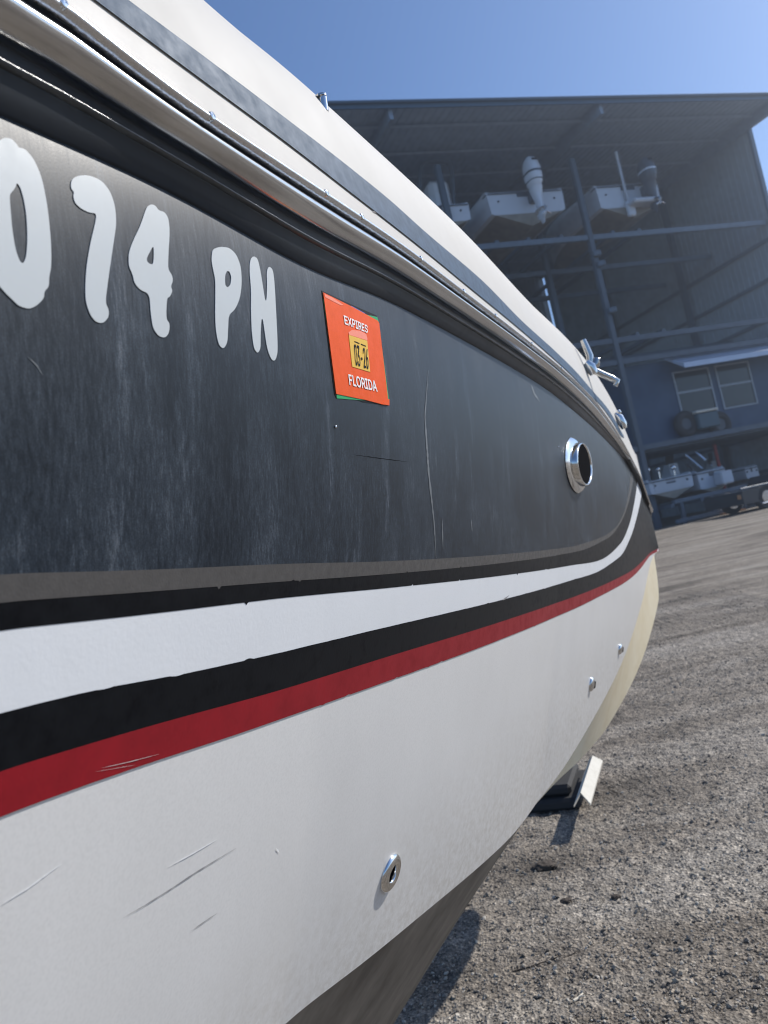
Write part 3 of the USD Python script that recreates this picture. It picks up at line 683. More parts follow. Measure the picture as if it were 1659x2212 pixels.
def OS(Y, z):
    """outward offset of the finished side at height z"""
    c, b, t, d = zCH(Y), zRB(Y), zRT(Y), zDK(Y)
    h = np.clip((z - c) / np.maximum(b - c, 1e-4), 0, 1)
    low = OCH(Y) * (1 - h) ** 1.6
    q = np.clip((z - t) / np.maximum(d - t, 1e-4), 0, 1)
    top = ODK(Y) * (1 - (1 - q ** 3) ** (1 / 3.0)) * .8 + ODK(Y) * .2 * q
    return np.where(z > t, top, np.where(z > b, 0, low))
def SP(Y, z, lift=0.0):
    o = OS(Y, z) + lift
    n_ = nrm(Y)
    return np.stack([PX(Y) + o * n_[..., 0], Y + o * n_[..., 1], z], -1)
def hit(px, lift=0.0):
    d = ray(np.array(px, float))
    def fun(x, y, z):
        Y, o = foot(x, y); return o - OS(np.minimum(Y, YE), z) - lift
    p = d * cross_first(d, fun)[:, None]; Yf, _ = foot(p[:, 0], p[:, 1])
    return np.stack([np.minimum(Yf, YE), EYE[2] + p[:, 2]], 1)
def hit3(px, lift=0.0):
    q = hit(px, lift); return SP(q[:, 0], q[:, 1], lift)
def project(P):
    d = P - EYE; f_ = np.maximum(d @ FWD, 1e-3)
    return np.stack([829.5 + FPX * (d @ RIGHT) / f_, 1106 - FPX * (d @ UPV) / f_], -1)
# settle the deck edge so that its outline runs where the photograph has it
qd = 1 - (1 - np.linspace(0, 1, 90)) ** 2
dkp = PchipInterpolator(*np.array(dk_px, float)[:-1].T)
for _ in range(6):
    Yq = np.linspace(.3, 2.75, 160)
    Pq = SP(Yq[:, None] + 0 * qd, (zRT(Yq) - .006)[:, None] + (zDK(Yq) - zRT(Yq) + .006)[:, None] * qd)
    uv = project(Pq); k_ = np.argmin(uv[..., 1] + uv[..., 0] * -.85, 1)
    e_ = uv[np.arange(len(Yq)), k_]; inside = (e_[:, 0] > 435) & (e_[:, 0] < 1380)
    dz = (e_[:, 1] - dkp(np.clip(e_[:, 0], 430, 1380))) * Yq / FPX
    Yn, dn = Yq[inside], dz[inside]
    c_ = np.interp(Yn, *DKC) + gaussian_filter1d(dn, 4) * .8
    DKC[0], DKC[1] = np.concatenate([[-5], Yn, [YE]]), np.concatenate([[c_[0]], c_, [0.0]])
# centre plane through the stem
CLm = .727; cdir = np.array([CLm, 1, 0]) / math.hypot(CLm, 1); cleft = np.array([-cdir[1], cdir[0], 0])
stemP = np.array([PX(YE), YE, 0.0])
def mirror(P): return P - 2 * ((P - stemP) @ cleft)[..., None] * cleft
kd_px = [(850, 2212), (955, 2040), (1060, 1852), (1128, 1770), (1222, 1670), (1240, 1655), (1290, 1600), (1350, 1505), (1385, 1430), (1405, 1370), (1420, 1310), (1423, 1290), (1419, 1240), (1413, 1196)]
kd = ray(np.array(kd_px, float)); kt = ((stemP @ cleft) / (kd @ cleft)); KP = EYE + kd * kt[:, None]
Ks = KP @ cdir; Kz = KP[:, 2]
oK = np.argsort(Ks); Ks, Kz = Ks[oK], np.maximum.accumulate(Kz[oK])
kk = np.concatenate([[True], np.diff(Ks) > .002]); Ks, Kz = Ks[kk], Kz[kk]
chine = SP(YS, zCH(YS)); csig = chine @ cdir
Ks = np.append(Ks, csig[-1]) if csig[-1] > Ks[-1] + .002 else Ks
Kz = np.append(Kz, chine[-1, 2] - .001) if len(Kz) < len(Ks) else Kz
kf = PchipInterpolator(Ks, Kz)
def keel_z(s):
    s = np.asarray(s, float)
    base = kf(np.clip(s, Ks[0], Ks[-1])); a = Ks[0] - s
    return base - np.where(a > 0, .06 * (1 - np.exp(-np.maximum(a, 0) / .4)), 0)
kz = np.minimum(gaussian_filter1d(keel_z(csig), 1), chine[:, 2] - .001)
keel = csig[:, None] * cdir + (stemP @ cleft) * cleft + kz[:, None] * np.array([0, 0, 1.0])

boat = thing('motor_boat', 'white motor boat with navy side panel and red stripe, close at the left', 'boat')
# side shell
hs_ = np.linspace(0, 1, 56)
YY = YS[:, None] + 0 * hs_; ZZ = zCH(YS)[:, None] + (zRB(YS) + .004 - zCH(YS))[:, None] * hs_
part('hull_side', grid_mesh(SP(YY, ZZ)), 'gelcoat', boat, smooth=True)
part('hull_side', grid_mesh(mirror(SP(YY, ZZ)), True), 'gelcoat', boat, smooth=True)
# bottom: aft stained, forefoot yellowed
u = np.linspace(0, 1, 24)
BP = chine[:, None] * (1 - u)[None, :, None] + keel[:, None] * u[None, :, None]
ks = int(np.searchsorted(YS, 1.40))
for fn, fl in ((lambda p: p, True), (mirror, False)):
    part('bottom', grid_mesh(fn(BP[:ks + 1]), fl), 'bottom_stained', boat, smooth=True)
    part('forefoot', grid_mesh(fn(BP[ks:]), fl), 'stem_stained', boat, smooth=True, label='yellow stained forefoot')
# deck: side and crown
YY = YS[:, None] + 0 * qd; ZZ = (zRT(YS) - .006)[:, None] + (zDK(YS) - zRT(YS) + .006)[:, None] * qd
D = SP(YY, ZZ)
edge = D[:, -1]
esig = edge @ cdir
cl = esig[:, None] * cdir + (stemP @ cleft) * cleft + (edge[:, 2] + .10 * np.clip((YE - YS) / 1.5, 0, 1))[:, None] * np.array([0, 0, 1.0])
uc = np.linspace(0, 1, 14)[1:]
CR = edge[:, None] * (1 - uc)[None, :, None] + cl[:, None] * uc[None, :, None]
CR[..., 2] = edge[:, None, 2] + (cl[:, None, 2] - edge[:, None, 2]) * np.sin(uc * np.pi / 2)[None]
DK = np.concatenate([D, CR], 1)
part('deck', grid_mesh(DK), 'deck_gelcoat', boat, smooth=True)
part('deck', grid_mesh(mirror(DK), True), 'deck_gelcoat', boat, smooth=True)
# transom
ring = np.concatenate([[keel[0]], [chine[0]], SP(np.full(8, YS[0]), np.linspace(zCH(YS[0]), zRB(YS[0]), 8)), D[0], CR[0]])
TR = np.concatenate([ring, mirror(ring)[::-1]])
c_ = TR.mean(0); V = np.vstack([TR, c_]); n_ = len(TR)
part('transom', trimesh.Trimesh(V, [[n_, i, (i + 1) % n_] for i in range(n_)], process=False), 'gelcoat', boat)

# painted bands, thin tape on the side
def zline(px, smooth=1.0, end=None):
    h_ = hit(px); return zcurve(h_[:, 0], h_[:, 1], smooth=smooth, end=end)
L = {
 'field': [(0, 1240), (300, 1232), (600, 1219), (829, 1213), (1079, 1198), (1180, 1188), (1254, 1176), (1300, 1160), (1330, 1138), (1348, 1105), (1358, 1062), (1362, 1020)],
 'grey': [(0, 1301), (300, 1280), (550, 1261), (829, 1241), (1079, 1217), (1200, 1200), (1270, 1184), (1312, 1163), (1340, 1130), (1356, 1090), (1364, 1055), (1368, 1022)],
 'black': [(0, 1361), (300, 1329), (600, 1293), (829, 1271), (1079, 1244), (1229, 1222), (1304, 1206), (1340, 1174), (1358, 1136), (1370, 1085), (1376, 1040)],
 'white': [(0, 1540), (200, 1492), (400, 1455), (829, 1356), (1079, 1297), (1229, 1255), (1300, 1230), (1338, 1203), (1362, 1160), (1377, 1110), (1386, 1062)],
 'lower': [(0, 1665), (300, 1575), (600, 1492), (829, 1421), (1079, 1344), (1279, 1274), (1340, 1246), (1369, 1229), (1404, 1194)],
 'red': [(0, 1763), (200, 1690), (540, 1576), (829, 1474), (1079, 1382), (1279, 1296), (1369, 1243), (1404, 1200)],
}
def chips(rng_, n, lo, hi, amp, w):
    cs = [(rng_.uniform(lo, hi), rng_.uniform(.3, 1) * amp * rng_.choice([-1, 1], p=[.6, .4]), rng_.uniform(.4, 1) * w) for _ in range(n)]
    return lambda Y: sum(a * np.clip(1 - np.abs(Y - c) / ww_, 0, 1) ** .5 for c, a, ww_ in cs)
def wob(seed, amp): return lambda Y: .22 * amp * (meshkit.fbm(np.stack([Y * 55, 0 * Y, 0 * Y], -1), 4, seed) - .5)
zf, zg, zb, zw, zl, zr = (zline(L[k]) for k in ('field', 'grey', 'black', 'white', 'lower', 'red'))
r_ = np.random.default_rng(3)
cg, cb, cw, cr_ = chips(r_, 7, .5, 1.5, .0022, .0025), chips(r_, 6, .5, 1.5, .0024, .003), chips(r_, 8, .3, 1.6, .0012, .006), chips(r_, 8, .28, 1.3, .0012, .006)
YB = np.unique(np.concatenate([np.linspace(-4.2, .25, 60), np.linspace(.25, 1.3, 900), np.linspace(1.3, YE, 400)]))
def band(name, za, zb_, mat, nz, lift, label=None, y1=YE, edge=True):
    Yb = YB[YB <= y1]; top, bot = za(Yb), zb_(Yb); top = np.minimum(top, zRB(Yb) + .003); bot = np.minimum(bot, top - 1e-5)
    w = np.linspace(0, 1, nz); Zg = bot[:, None] + (top - bot)[:, None] * w
    Yg = Yb[:, None] + 0 * w
    P = SP(Yg, Zg, lift)
    P = np.concatenate([SP(Yg[:, :1], Zg[:, :1], 0), P, SP(Yg[:, -1:], Zg[:, -1:], 0)], 1)
    return part(name, grid_mesh(P), mat, boat, smooth=40, label=label)
w1, w2, w3, w4 = wob(11, .0012), wob(12, .0012), wob(13, .0016), wob(14, .0014)
band('side_panel', lambda Y: zRB(Y) + .003, zf, 'navy_panel', 60, .0006, 'weathered navy side panel')
band('stripe', zf, lambda Y: zg(Y) + w1(Y) * .4 + cg(Y), 'grey_stripe', 8, .0009, 'thin grey brown stripe')
band('stripe', lambda Y: zg(Y) + w1(Y) * .4 + cg(Y), lambda Y: zb(Y) + w2(Y) * .4 + cb(Y), 'black_stripe', 8, .0007, 'upper black stripe')
band('stripe', lambda Y: zb(Y) + w2(Y) * .4 + cb(Y), lambda Y: zw(Y) + w3(Y) + cw(Y), 'white_stripe', 14, .0004, 'bright white stripe between the black ones')
band('stripe', lambda Y: zw(Y) + w3(Y) + cw(Y), zl, 'black_stripe', 12, .0008, 'broad lower black stripe')
band('stripe', zl, lambda Y: zr(Y) + w4(Y) * .6 + cr_(Y), 'red_stripe', 10, .0009, 'dark red stripe')
# deck stripe
su = zline([(270, 0), (430, 118), (600, 246), (730, 345), (829, 446 - 22), (914, 500), (1029, 597), (1129, 697), (1198, 759), (1240, 800), (1281, 847), (1309, 879), (1345, 940)], 2)
sl = zline([(200, 0), (400, 150), (600, 297), (750, 413), (829, 474), (909, 537), (1004, 615), (1109, 701), (1179, 761), (1233, 810), (1267, 846), (1300, 880), (1340, 942)], 2)
Yb = YB[YB < 2.6]
w = np.linspace(0, 1, 8); top = np.maximum(su(Yb), sl(Yb) + .001); bot = sl(Yb)
simple('deck_stripe', (0.075, 0.115, 0.17), rough=0.5, spec=0.06, var=0.25, scale=60, bump=0.05, bscale=200)
part('deck_stripe', grid_mesh(SP(Yb[:, None] + 0 * w, bot[:, None] + (top - bot)[:, None] * w, .0016)), 'deck_stripe', boat, smooth=True, label='slate blue stripe along the deck side')

# rub rail: black extrusion with a steel half-round and a worn alloy trim
prof_black = [(0.0, -.015), (.003, 0.0), (.0075, .15), (.0100, .287), (.0112, .30), (.0112, .372), (.0105, .385), (.0108, .50), (.0120, .605), (.014, .82), (.020, .832), (.0305, .900), (.0290, .985), (.004, 1.0), (-.004, 1.0)]
a = np.linspace(-np.pi / 2, np.pi / 2, 24)
prof_steel = [(.0110, .545)] + [(.0115 + .0045 * (np.sin(q) + 1) + .0135 * np.cos(q), .700 + .148 * np.sin(q)) for q in a] + [(.0190, .850)]
a = np.linspace(-np.pi / 2, np.pi / 2, 14)
prof_trim = [(.0265, .882)] + [(.0295 + .0060 * np.cos(q), .943 + .060 * np.sin(q)) for q in a] + [(.025, 1.003)]
prof_lip = [(.0105, .296)] + [(.0108 + .0042 * np.cos(q), .337 + .036 * np.sin(q)) for q in a] + [(.0105, .378)]
Hmax = lambda Y: zRT(Y) - zRB(Y)
def rail(prof, Yb, mirr=False):
    prof = np.array(prof)
    p0 = np.stack([PX(Yb), Yb, zRB(Yb)], -1)
    tng = np.gradient(p0, axis=0); tng /= np.linalg.norm(tng, axis=1, keepdims=True)
    n_ = nrm(Yb); up = np.cross(n_, tng); up *= np.sign(up[:, 2:3] + 1e-9)
    H = Hmax(Yb) * np.abs(up[:, 2]); sc = RSC(Yb)
    P = p0[:, None] + n_[:, None] * (prof[None, :, 0] * sc[:, None])[..., None] + up[:, None] * (prof[None, :, 1] * H[:, None])[..., None]
    if mirr: P = mirror(P)
    return grid_mesh(P, mirr)
YR = YS[YS < YE - .002]
for mirr in (False, True):
    rr = part('rub_rail', rail(prof_black, YR, mirr), 'vinyl_black', boat, smooth=50)
    part('steel_insert', rail(prof_steel, YR, mirr), 'steel_dull', rr, smooth=50)
    part('lip', rail(prof_lip, YR, mirr), 'vinyl_gloss', rr, smooth=50)
    part('top_trim', rail(prof_trim, YR, mirr), 'trim_alloy', rr, smooth=50)
    if not mirr: rail_path = rr
rail_end_done = True
def frame_at(px, lift=0.0):
    q = hit([px], lift)[0]; p = SP(q[:1], q[1:], lift)[0]
    e = 1e-3
    ty = SP(q[:1] + e, q[1:], lift)[0] - p; tz = SP(q[:1], q[1:] + e, lift)[0] - p
    ty /= np.linalg.norm(ty); n_ = np.cross(ty, tz); n_ /= np.linalg.norm(n_)
    if n_ @ nrm(q[:1])[0] < 0: n_ = -n_
    tz = np.cross(n_, ty); 
    if tz[2] < 0: tz = -tz
    return p, ty, tz, n_
def place(m, fr_):
    p, tx, ty_, n_ = fr_
    v = m.vertices
    return trimesh.Trimesh(p + v[:, :1] * tx + v[:, 1:2] * ty_ + v[:, 2:3] * n_, m.faces if np.dot(np.cross(tx, ty_), n_) > 0 else m.faces[:, ::-1], process=False)
def rail_point(x, f):
    """point on the rail outside at profile fraction f, found by image column of its top edge"""
    Yc = np.linspace(.25, 2.6, 800); p0 = np.stack([PX(Yc), Yc, zRB(Yc) + Hmax(Yc) * f], -1) + nrm(Yc) * .0355
    dcam = p0 - EYE; xx2 = 829.5 + FPX * (dcam @ RIGHT) / (dcam @ FWD)
    i = int(np.argmin(abs(xx2 - x))); n_ = nrm(Yc[i:i + 1])[0]; t_ = np.array([-n_[1], n_[0], 0])
    return p0[i], t_, np.array([0, 0, 1.0]), n_
screw = trimesh.creation.revolve([(0, -.004), (.003, -.004), (.003, -.0008), (.0025, .0004), (.001, .0009), (0, .0002)], sections=16)
for x in (97, 141, 460, 705, 783, 912, 1003, 1072, 1150, 1215):
    part('screw', place(screw, rail_point(x, .951)), 'chrome', rail_path, smooth=30)
# registration letters, hand cut vinyl, and the decal
def vinyl(poly, lift, step=6.0):
    """a polygon in picture units laid on the side as a thin sheet with an edge"""
    poly = poly.segmentize(step)
    v2, f2 = trimesh.creation.triangulate_polygon(poly, engine='earcut')
    v2 = np.asarray(v2)
    v3, f2 = trimesh.remesh.subdivide_to_size(np.column_stack([v2, 0 * v2[:, 0]]), np.asarray(f2), 14.0, max_iter=12)
    m_ = trimesh.Trimesh(v3, f2, process=True); v2, f2 = np.asarray(m_.vertices)[:, :2], np.asarray(m_.faces)
    q = hit(v2, 0.0); top = SP(q[:, 0], q[:, 1], lift); bot = SP(q[:, 0], q[:, 1], .0004)
    f2 = np.asarray(f2)
    e = np.sort(np.vstack([f2[:, [0, 1]], f2[:, [1, 2]], f2[:, [2, 0]]]), axis=1)
    ue, cnt = np.unique(e, axis=0, return_counts=True); be = ue[cnt == 1]
    n0 = len(v2)
    side = np.vstack([np.stack([be[:, 0], be[:, 1], be[:, 1] + n0], 1), np.stack([be[:, 0], be[:, 1] + n0, be[:, 0] + n0], 1)])
    f_ = f2
    nn = np.cross(top[f2[:, 1]] - top[f2[:, 0]], top[f2[:, 2]] - top[f2[:, 0]]).sum(0)
    if nn @ nrm(np.array([.6]))[0] < 0: f_ = f2[:, ::-1]
    return trimesh.Trimesh(np.vstack([top, bot]), np.vstack([f_, side]), process=False)
def chaikin(p, n=2):
    p = np.array(p, float)
    for _ in range(n):
        q = np.roll(p, -1, 0); p = np.stack([.78 * p + .22 * q, .22 * p + .78 * q], 1).reshape(-1, 2)
    return p
def letter(outer, holes=(), k=.5, r=2.0):
    outer = chaikin(outer); holes = [chaikin(h) for h in holes]
    P = Polygon(np.array(outer) * k, [np.array(h) * k for h in holes])
    if not P.is_valid: P = P.buffer(0)
    return P.buffer(r * .6).buffer(-r * 1.6).buffer(r)
GL = {
 'zero': letter([(0, 600), (40, 600), (65, 625), (75, 642), (100, 645), (140, 690), (175, 770), (200, 900), (214, 1040), (216, 1150), (206, 1200), (205, 1242), (185, 1262), (184, 1292), (150, 1325), (118, 1338), (75, 1325), (50, 1300), (20, 1272), (-20, 1225), (-55, 1130), (-78, 1000), (-82, 880), (-70, 760), (-45, 660)],
                [[(66, 792), (60, 815), (40, 838), (35, 852), (40, 920), (46, 990), (60, 1080), (80, 1135), (95, 1142), (108, 1110), (113, 1030), (108, 930), (96, 860), (82, 812)]]),
 'seven': letter([(302, 782), (322, 765), (370, 758), (430, 780), (470, 828), (492, 895), (497, 970), (485, 1050), (470, 1150), (455, 1260), (450, 1310), (465, 1345), (462, 1375), (440, 1399), (410, 1395), (385, 1365), (365, 1310), (362, 1240), (368, 1150), (385, 1050), (405, 970), (412, 925), (380, 922), (345, 905), (318, 880), (310, 850), (315, 835), (300, 815)]),
 'four': letter([(648, 885), (665, 890), (680, 912), (705, 918), (722, 945), (728, 1000), (722, 1100), (720, 1165), (737, 1190), (742, 1215), (732, 1240), (740, 1260), (728, 1285), (715, 1290), (712, 1380), (728, 1400), (725, 1440), (708, 1462), (680, 1455), (655, 1420), (645, 1350), (640, 1272), (600, 1255), (575, 1225), (568, 1190), (550, 1150), (550, 1095), (570, 1040), (600, 980), (620, 920), (630, 895)],
                [[(658, 1062), (642, 1090), (628, 1118), (630, 1134), (644, 1144), (656, 1144), (659, 1110)]]),
 'p': letter([(912, 1080), (945, 1068), (985, 1072), (1015, 1100), (1035, 1150), (1040, 1220), (1032, 1290), (1010, 1340), (983, 1362), (980, 1420), (978, 1470), (973, 1490), (960, 1509), (942, 1495), (930, 1450), (924, 1382), (925, 1280), (925, 1210), (915, 1165), (908, 1125)],
             [[(976, 1172), (967, 1190), (967, 1233), (978, 1246), (992, 1230), (994, 1195), (986, 1175)]]),
 'n': letter([(1075, 1125), (1090, 1108), (1108, 1118), (1120, 1170), (1131, 1240), (1140, 1300), (1147, 1300), (1149, 1230), (1147, 1172), (1158, 1152), (1174, 1167), (1181, 1220), (1187, 1330), (1193, 1450), (1195, 1522), (1185, 1560), (1169, 1558), (1150, 1512), (1139, 1440), (1131, 1380), (1124, 1380), (1121, 1440), (1121, 1508), (1108, 1529), (1092, 1508), (1083, 1442), (1079, 1350), (1080, 1250), (1073, 1180)], r=.5),
}
for k_, P in GL.items():
    part('registration_character', vinyl(P, .0011), 'letter_vinyl', boat, label={'zero': 'cut white figure 0', 'seven': 'cut white figure 7', 'four': 'cut white figure 4', 'p': 'cut white letter P', 'n': 'cut white letter N'}[k_])
r7 = lambda pts: np.array([(653 + .1852 * x, 599 + .1852 * y) for x, y in pts])
back = vinyl(Polygon(r7([(216, 158), (560, 320), (855, 448), (885, 520), (1003, 1440), (985, 1500), (700, 1460), (640, 1436), (388, 1416), (366, 1365)])), .0010)
dec = part('registration_decal', back, 'ink_black', boat, label='orange square registration decal dated 03-26')
part('green_layer', vinyl(Polygon(r7([(700, 432), (862, 468), (878, 515), (1000, 1440), (640, 1436), (390, 1416), (388, 1360), (232, 260), (600, 380)])), .0012), 'decal_green', dec)
part('blue_edge', vinyl(Polygon(r7([(560, 338), (720, 425), (700, 436), (540, 352)])), .0014), 'decal_blue', dec)
part('orange_layer', vinyl(Polygon(r7([(226, 184), (560, 348), (862, 512), (880, 540), (992, 1500), (930, 1490), (700, 1430), (640, 1420), (378, 1366), (300, 760)])), .0017), 'decal_orange', dec)
part('date_sticker', vinyl(Polygon(r7([(520, 680), (735, 748), (770, 1112), (560, 1050)])), .0021), 'decal_yellow', dec)
part('clear_tape', vinyl(Polygon(r7([(518, 650), (560, 620), (660, 632), (725, 668), (740, 725), (735, 745), (522, 678)])).buffer(-.2), .0020), 'decal_pink', dec)
part('painted_glint', vinyl(Polygon(r7([(240, 205), (330, 245), (460, 330), (430, 335), (330, 285), (245, 240)])), .0019), 'decal_pink', dec)  # highlight on the tape put in as a paler pink sliver
part('corner_peel', vinyl(Polygon(r7([(905, 1488), (950, 1440), (994, 1425), (993, 1500)])), .0022), 'decal_orange', dec)
def homog(src, dst):
    Am = []
    for (x, y), (X, Y) in zip(src, dst):
        Am += [[x, y, 1, 0, 0, 0, -X * x, -X * y, -X], [0, 0, 0, x, y, 1, -Y * x, -Y * y, -Y]]
    return np.linalg.svd(np.array(Am))[2][-1].reshape(3, 3)
def decal_text(name, text, quad, mat, lift, bold=False):
    m = meshkit.text_mesh(text, 1.0, .01, bold=bold)
    v = m.vertices; x0, x1 = v[:, 0].min(), v[:, 0].max(); y0, y1 = v[:, 1].min(), v[:, 1].max()
    H = homog([(x0, y1), (x1, y1), (x1, y0), (x0, y0)], r7(quad))
    h = np.column_stack([v[:, :2], np.ones(len(v))]) @ H.T; px = h[:, :2] / h[:, 2:]
    q = hit(px, 0.0); lf = np.where(v[:, 2] > .005, lift, lift - .0001)
    n_ = SP(q[:, 0], q[:, 1], 0) + nrm(q[:, 0]) * lf[:, None]
    return part(name, trimesh.Trimesh(n_, m.faces[:, ::-1], process=False), mat, dec)
decal_text('lettering', 'EXPIRES', [(458, 448), (738, 568), (742, 660), (474, 556)], 'decal_white', .0022, True)
decal_text('lettering', 'FLORIDA', [(512, 1135), (836, 1216), (856, 1344), (528, 1266)], 'decal_white', .0022, True)
decal_text('date_figures', '03-26', [(574, 782), (738, 846), (748, 1082), (596, 1034)], 'ink_black', .0026)
for k_ in range(9):
    x = 585 + k_ * 15; y = 752 + k_ * 6.2
    if k_ == 4: continue
    part('fine_print', vinyl(Polygon(r7([(x, y), (x + 11, y + 4.5), (x + 12, y + 16), (x + 1, y + 12)])), .0024), 'ink_black', dec)

# marks and scratches on the paint, and added sparkle beads
def sliver(pts, wpx, mat, lift=.0012):
    pts = np.array(pts, float)
    line = shapely.LineString(pts).segmentize(8)
    c = np.array(line.coords); n0 = len(c)
    wv = wpx * np.sin(np.linspace(.15, np.pi - .15, n0)) * (.6 + .8 * rng.random(n0))
    t_ = np.gradient(c, axis=0); t_ /= np.linalg.norm(t_, axis=1, keepdims=True); nn = np.stack([-t_[:, 1], t_[:, 0]], 1)
    a_, b_ = c + nn * wv[:, None] / 2, c - nn * wv[:, None] / 2
    part('scratch', grid_mesh(np.stack([hit3(a_, lift), hit3(b_, lift)], 1)), mat, boat)
r6 = lambda pts: [(.6667 * x, 1459 + .6667 * y) for x, y in pts]
sliver(r6([(400, 785), (470, 745), (550, 695), (640, 635), (765, 560)]), 2.2, 'scratch_dark', .0005)
sliver(r6([(620, 828), (660, 800), (705, 770)]), 1.3, 'scratch_dark', .0005)
sliver(r6([(545, 620), (620, 580), (705, 530)]), 2.4, 'scratch_white', .0005)
sliver(r6([(0, 745), (90, 690), (200, 610)]), 3.0, 'scratch_white', .0005)
sliver(r6([(330, 300), (420, 280), (515, 255)]), 1.5, 'scratch_light')
sliver(r6([(310, 312), (380, 300), (440, 290)]), 0.9, 'scratch_light')
sliver(r6([(895, 560), (905, 574)]), 3, 'scratch_white', .0005)
sliver([(762, 982), (820, 990), (882, 998)], 1.1, 'dark_hole', .0009)
sliver([(925, 800), (918, 900), (926, 1020), (938, 1130), (942, 1205)], 3.4, 'scratch_grey', .0009)
sliver([(955, 1120), (957, 1185)], 2.0, 'scratch_grey', .0009)
sliver([(1018, 1122), (1020, 1148)], 2.0, 'scratch_grey', .0009)
sliver([(60, 770), (80, 790), (92, 810)], 2.4, 'scratch_grey', .0009)
sliver([(1086, 1297), (1100, 1286)], 3, 'scratch_dark', .0010)
sliver([(806, 457), (830, 461), (850, 460), (862, 464)], 4, 'scratch_light', .0012)
sliver([(1148, 832), (1154, 850), (1166, 868)], 4, 'scratch_grey', .0009)
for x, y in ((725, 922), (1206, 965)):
    part('sparkle_bead', place(trimesh.creation.icosphere(1, .0014), frame_at((x, y), .001)), 'chrome', boat, smooth=True)  # chrome beads added to imitate small sun sparkles on the panel

# chrome fittings
def ring_fitting(name, px, rx, ry, hgt, hole, label=None, tubeh=0.0):
    n1, n2 = 48, 20
    th = np.linspace(0, 2 * np.pi, n1); prof = [(1.0, -.003), (1.02, .18), (.97, .55), (.88, .85), (.76, 1.0), (hole + .10, .96), (hole + .03, .80), (hole, .55), (hole * .98, .1)]
    V = np.array([[(rx * f * np.cos(q), ry * f * np.sin(q), hgt * z) for f, z in prof] for q in th])
    m = grid_mesh(V)
    fr_ = frame_at(px, 0.0)
    p = part(name, place(m, fr_), 'chrome', boat, smooth=60, label=label)
    d_ = np.array([[(rx * hole * f * np.cos(q), ry * hole * f * np.sin(q), (tubeh * .86 if tubeh else hgt * .12)) for f in (1.0, .0001)] for q in th])
    part('opening', place(grid_mesh(d_), fr_), 'dark_hole', p)
    if tubeh:
        V = np.array([[(rx * f * np.cos(q), ry * f * np.sin(q), z) for f, z in ((hole + .10, hgt * .7), (hole + .09, tubeh * .86), (hole + .06, tubeh), (hole + .02, tubeh * .97), (hole + .005, tubeh * .8), (hole + .0, tubeh * .5))] for q in th])
        part('collar', place(grid_mesh(V), fr_), 'chrome', p, smooth=60)
    return p, fr_
ring_fitting('hawse_port', (1243, 1005), .105, .058, .010, .70, 'chrome oval port in the side', .021)
ring_fitting('drain_outlet', (842, 1885), .0205, .0205, .0055, .42, 'round chrome drain outlet low on the side')
for px, hh, lab in (((1276, 1478), .034, 'small chrome vent, lower of two'), ((1338, 1402), .030, 'small chrome vent, upper of two')):
    fr_ = frame_at(px)
    body = trimesh.creation.icosphere(3, 1.0); body.vertices *= np.array([.016, hh / 2, .009]); 
    p = part('vent', place(body, fr_), 'chrome', boat, smooth=True, label=lab)
    sl_ = chamfer_box((.010, hh * .5, .006), .002, (.008, -.002, .0065))
    part('slot', place(sl_, fr_), 'dark_hole', p)
# horn cleat and bow light on the deck edge
def on_deck(px):
    q = hit([px])[0]; Y = q[0]; e = SP(np.array([Y]), np.array([zDK(Y)]))[0]; return Y, e
def unproj(px, Yplane):
    """point on a picture ray at the distance of the deck edge there"""
    d = ray(px); return EYE + d * (Yplane / d[1])
Yc, e = on_deck((1264, 800))
base = unproj((1278, 792), e[1])
rq = lambda x, y: unproj((1198 + .1389 * x, 722 + .1389 * y), e[1])
cl_ = part('cleat', tube([rq(600, 520), rq(640, 470), rq(655, 400), rq(690, 410)], [.011, .012, .011, .009], 12), 'steel', boat, smooth=60, label='two armed steel mooring cleat on the deck edge')
part('arm', tube([rq(560, 470), rq(545, 330), rq(490, 200), rq(440, 90)], [.010, .010, .009, .008], 12), 'steel', cl_, smooth=60)
part('arm', tube([rq(600, 560), rq(740, 620), rq(880, 680), rq(975, 730), rq(945, 800)], [.010, .009, .009, .009, .007], 12), 'steel', cl_, smooth=60)
part('base', tube([rq(480, 440), rq(560, 510), rq(620, 620)], [.012, .017, .012], 12), 'chrome', cl_, smooth=60)
Yl, e2 = on_deck((1330, 905))
rq2 = lambda x, y: unproj((1198 + .1389 * x, 722 + .1389 * y), e2[1])
bl = part('bow_light', tube([rq2(930, 1235), rq2(1000, 1290), rq2(1060, 1400), rq2(1085, 1470)], [.006, .014, .014, .008], 12), 'chrome', boat, smooth=60, label='small chrome bow light at the nose of the deck')
part('lens', trimesh.creation.icosphere(2, .009).apply_translation(rq2(995, 1215)), 'chrome', bl, smooth=True)
part('deck_screw', trimesh.creation.icosphere(2, .006).apply_translation(rq2(790, 965)), 'chrome', boat, smooth=True)
Ys, e3 = on_deck((690, 235))
p3 = unproj((696, 219), e3[1])
sk = part('snap_socket', tube([p3 + np.array([0, 0, -.012]), p3 + np.array([.001, 0, .004])], .005, 12), 'chrome', boat, smooth=50)
part('socket_cap', tube([p3 + np.array([0, 0, .0042]), p3 + np.array([0, 0, .0065])], .0065, 12), 'steel', sk, smooth=50)

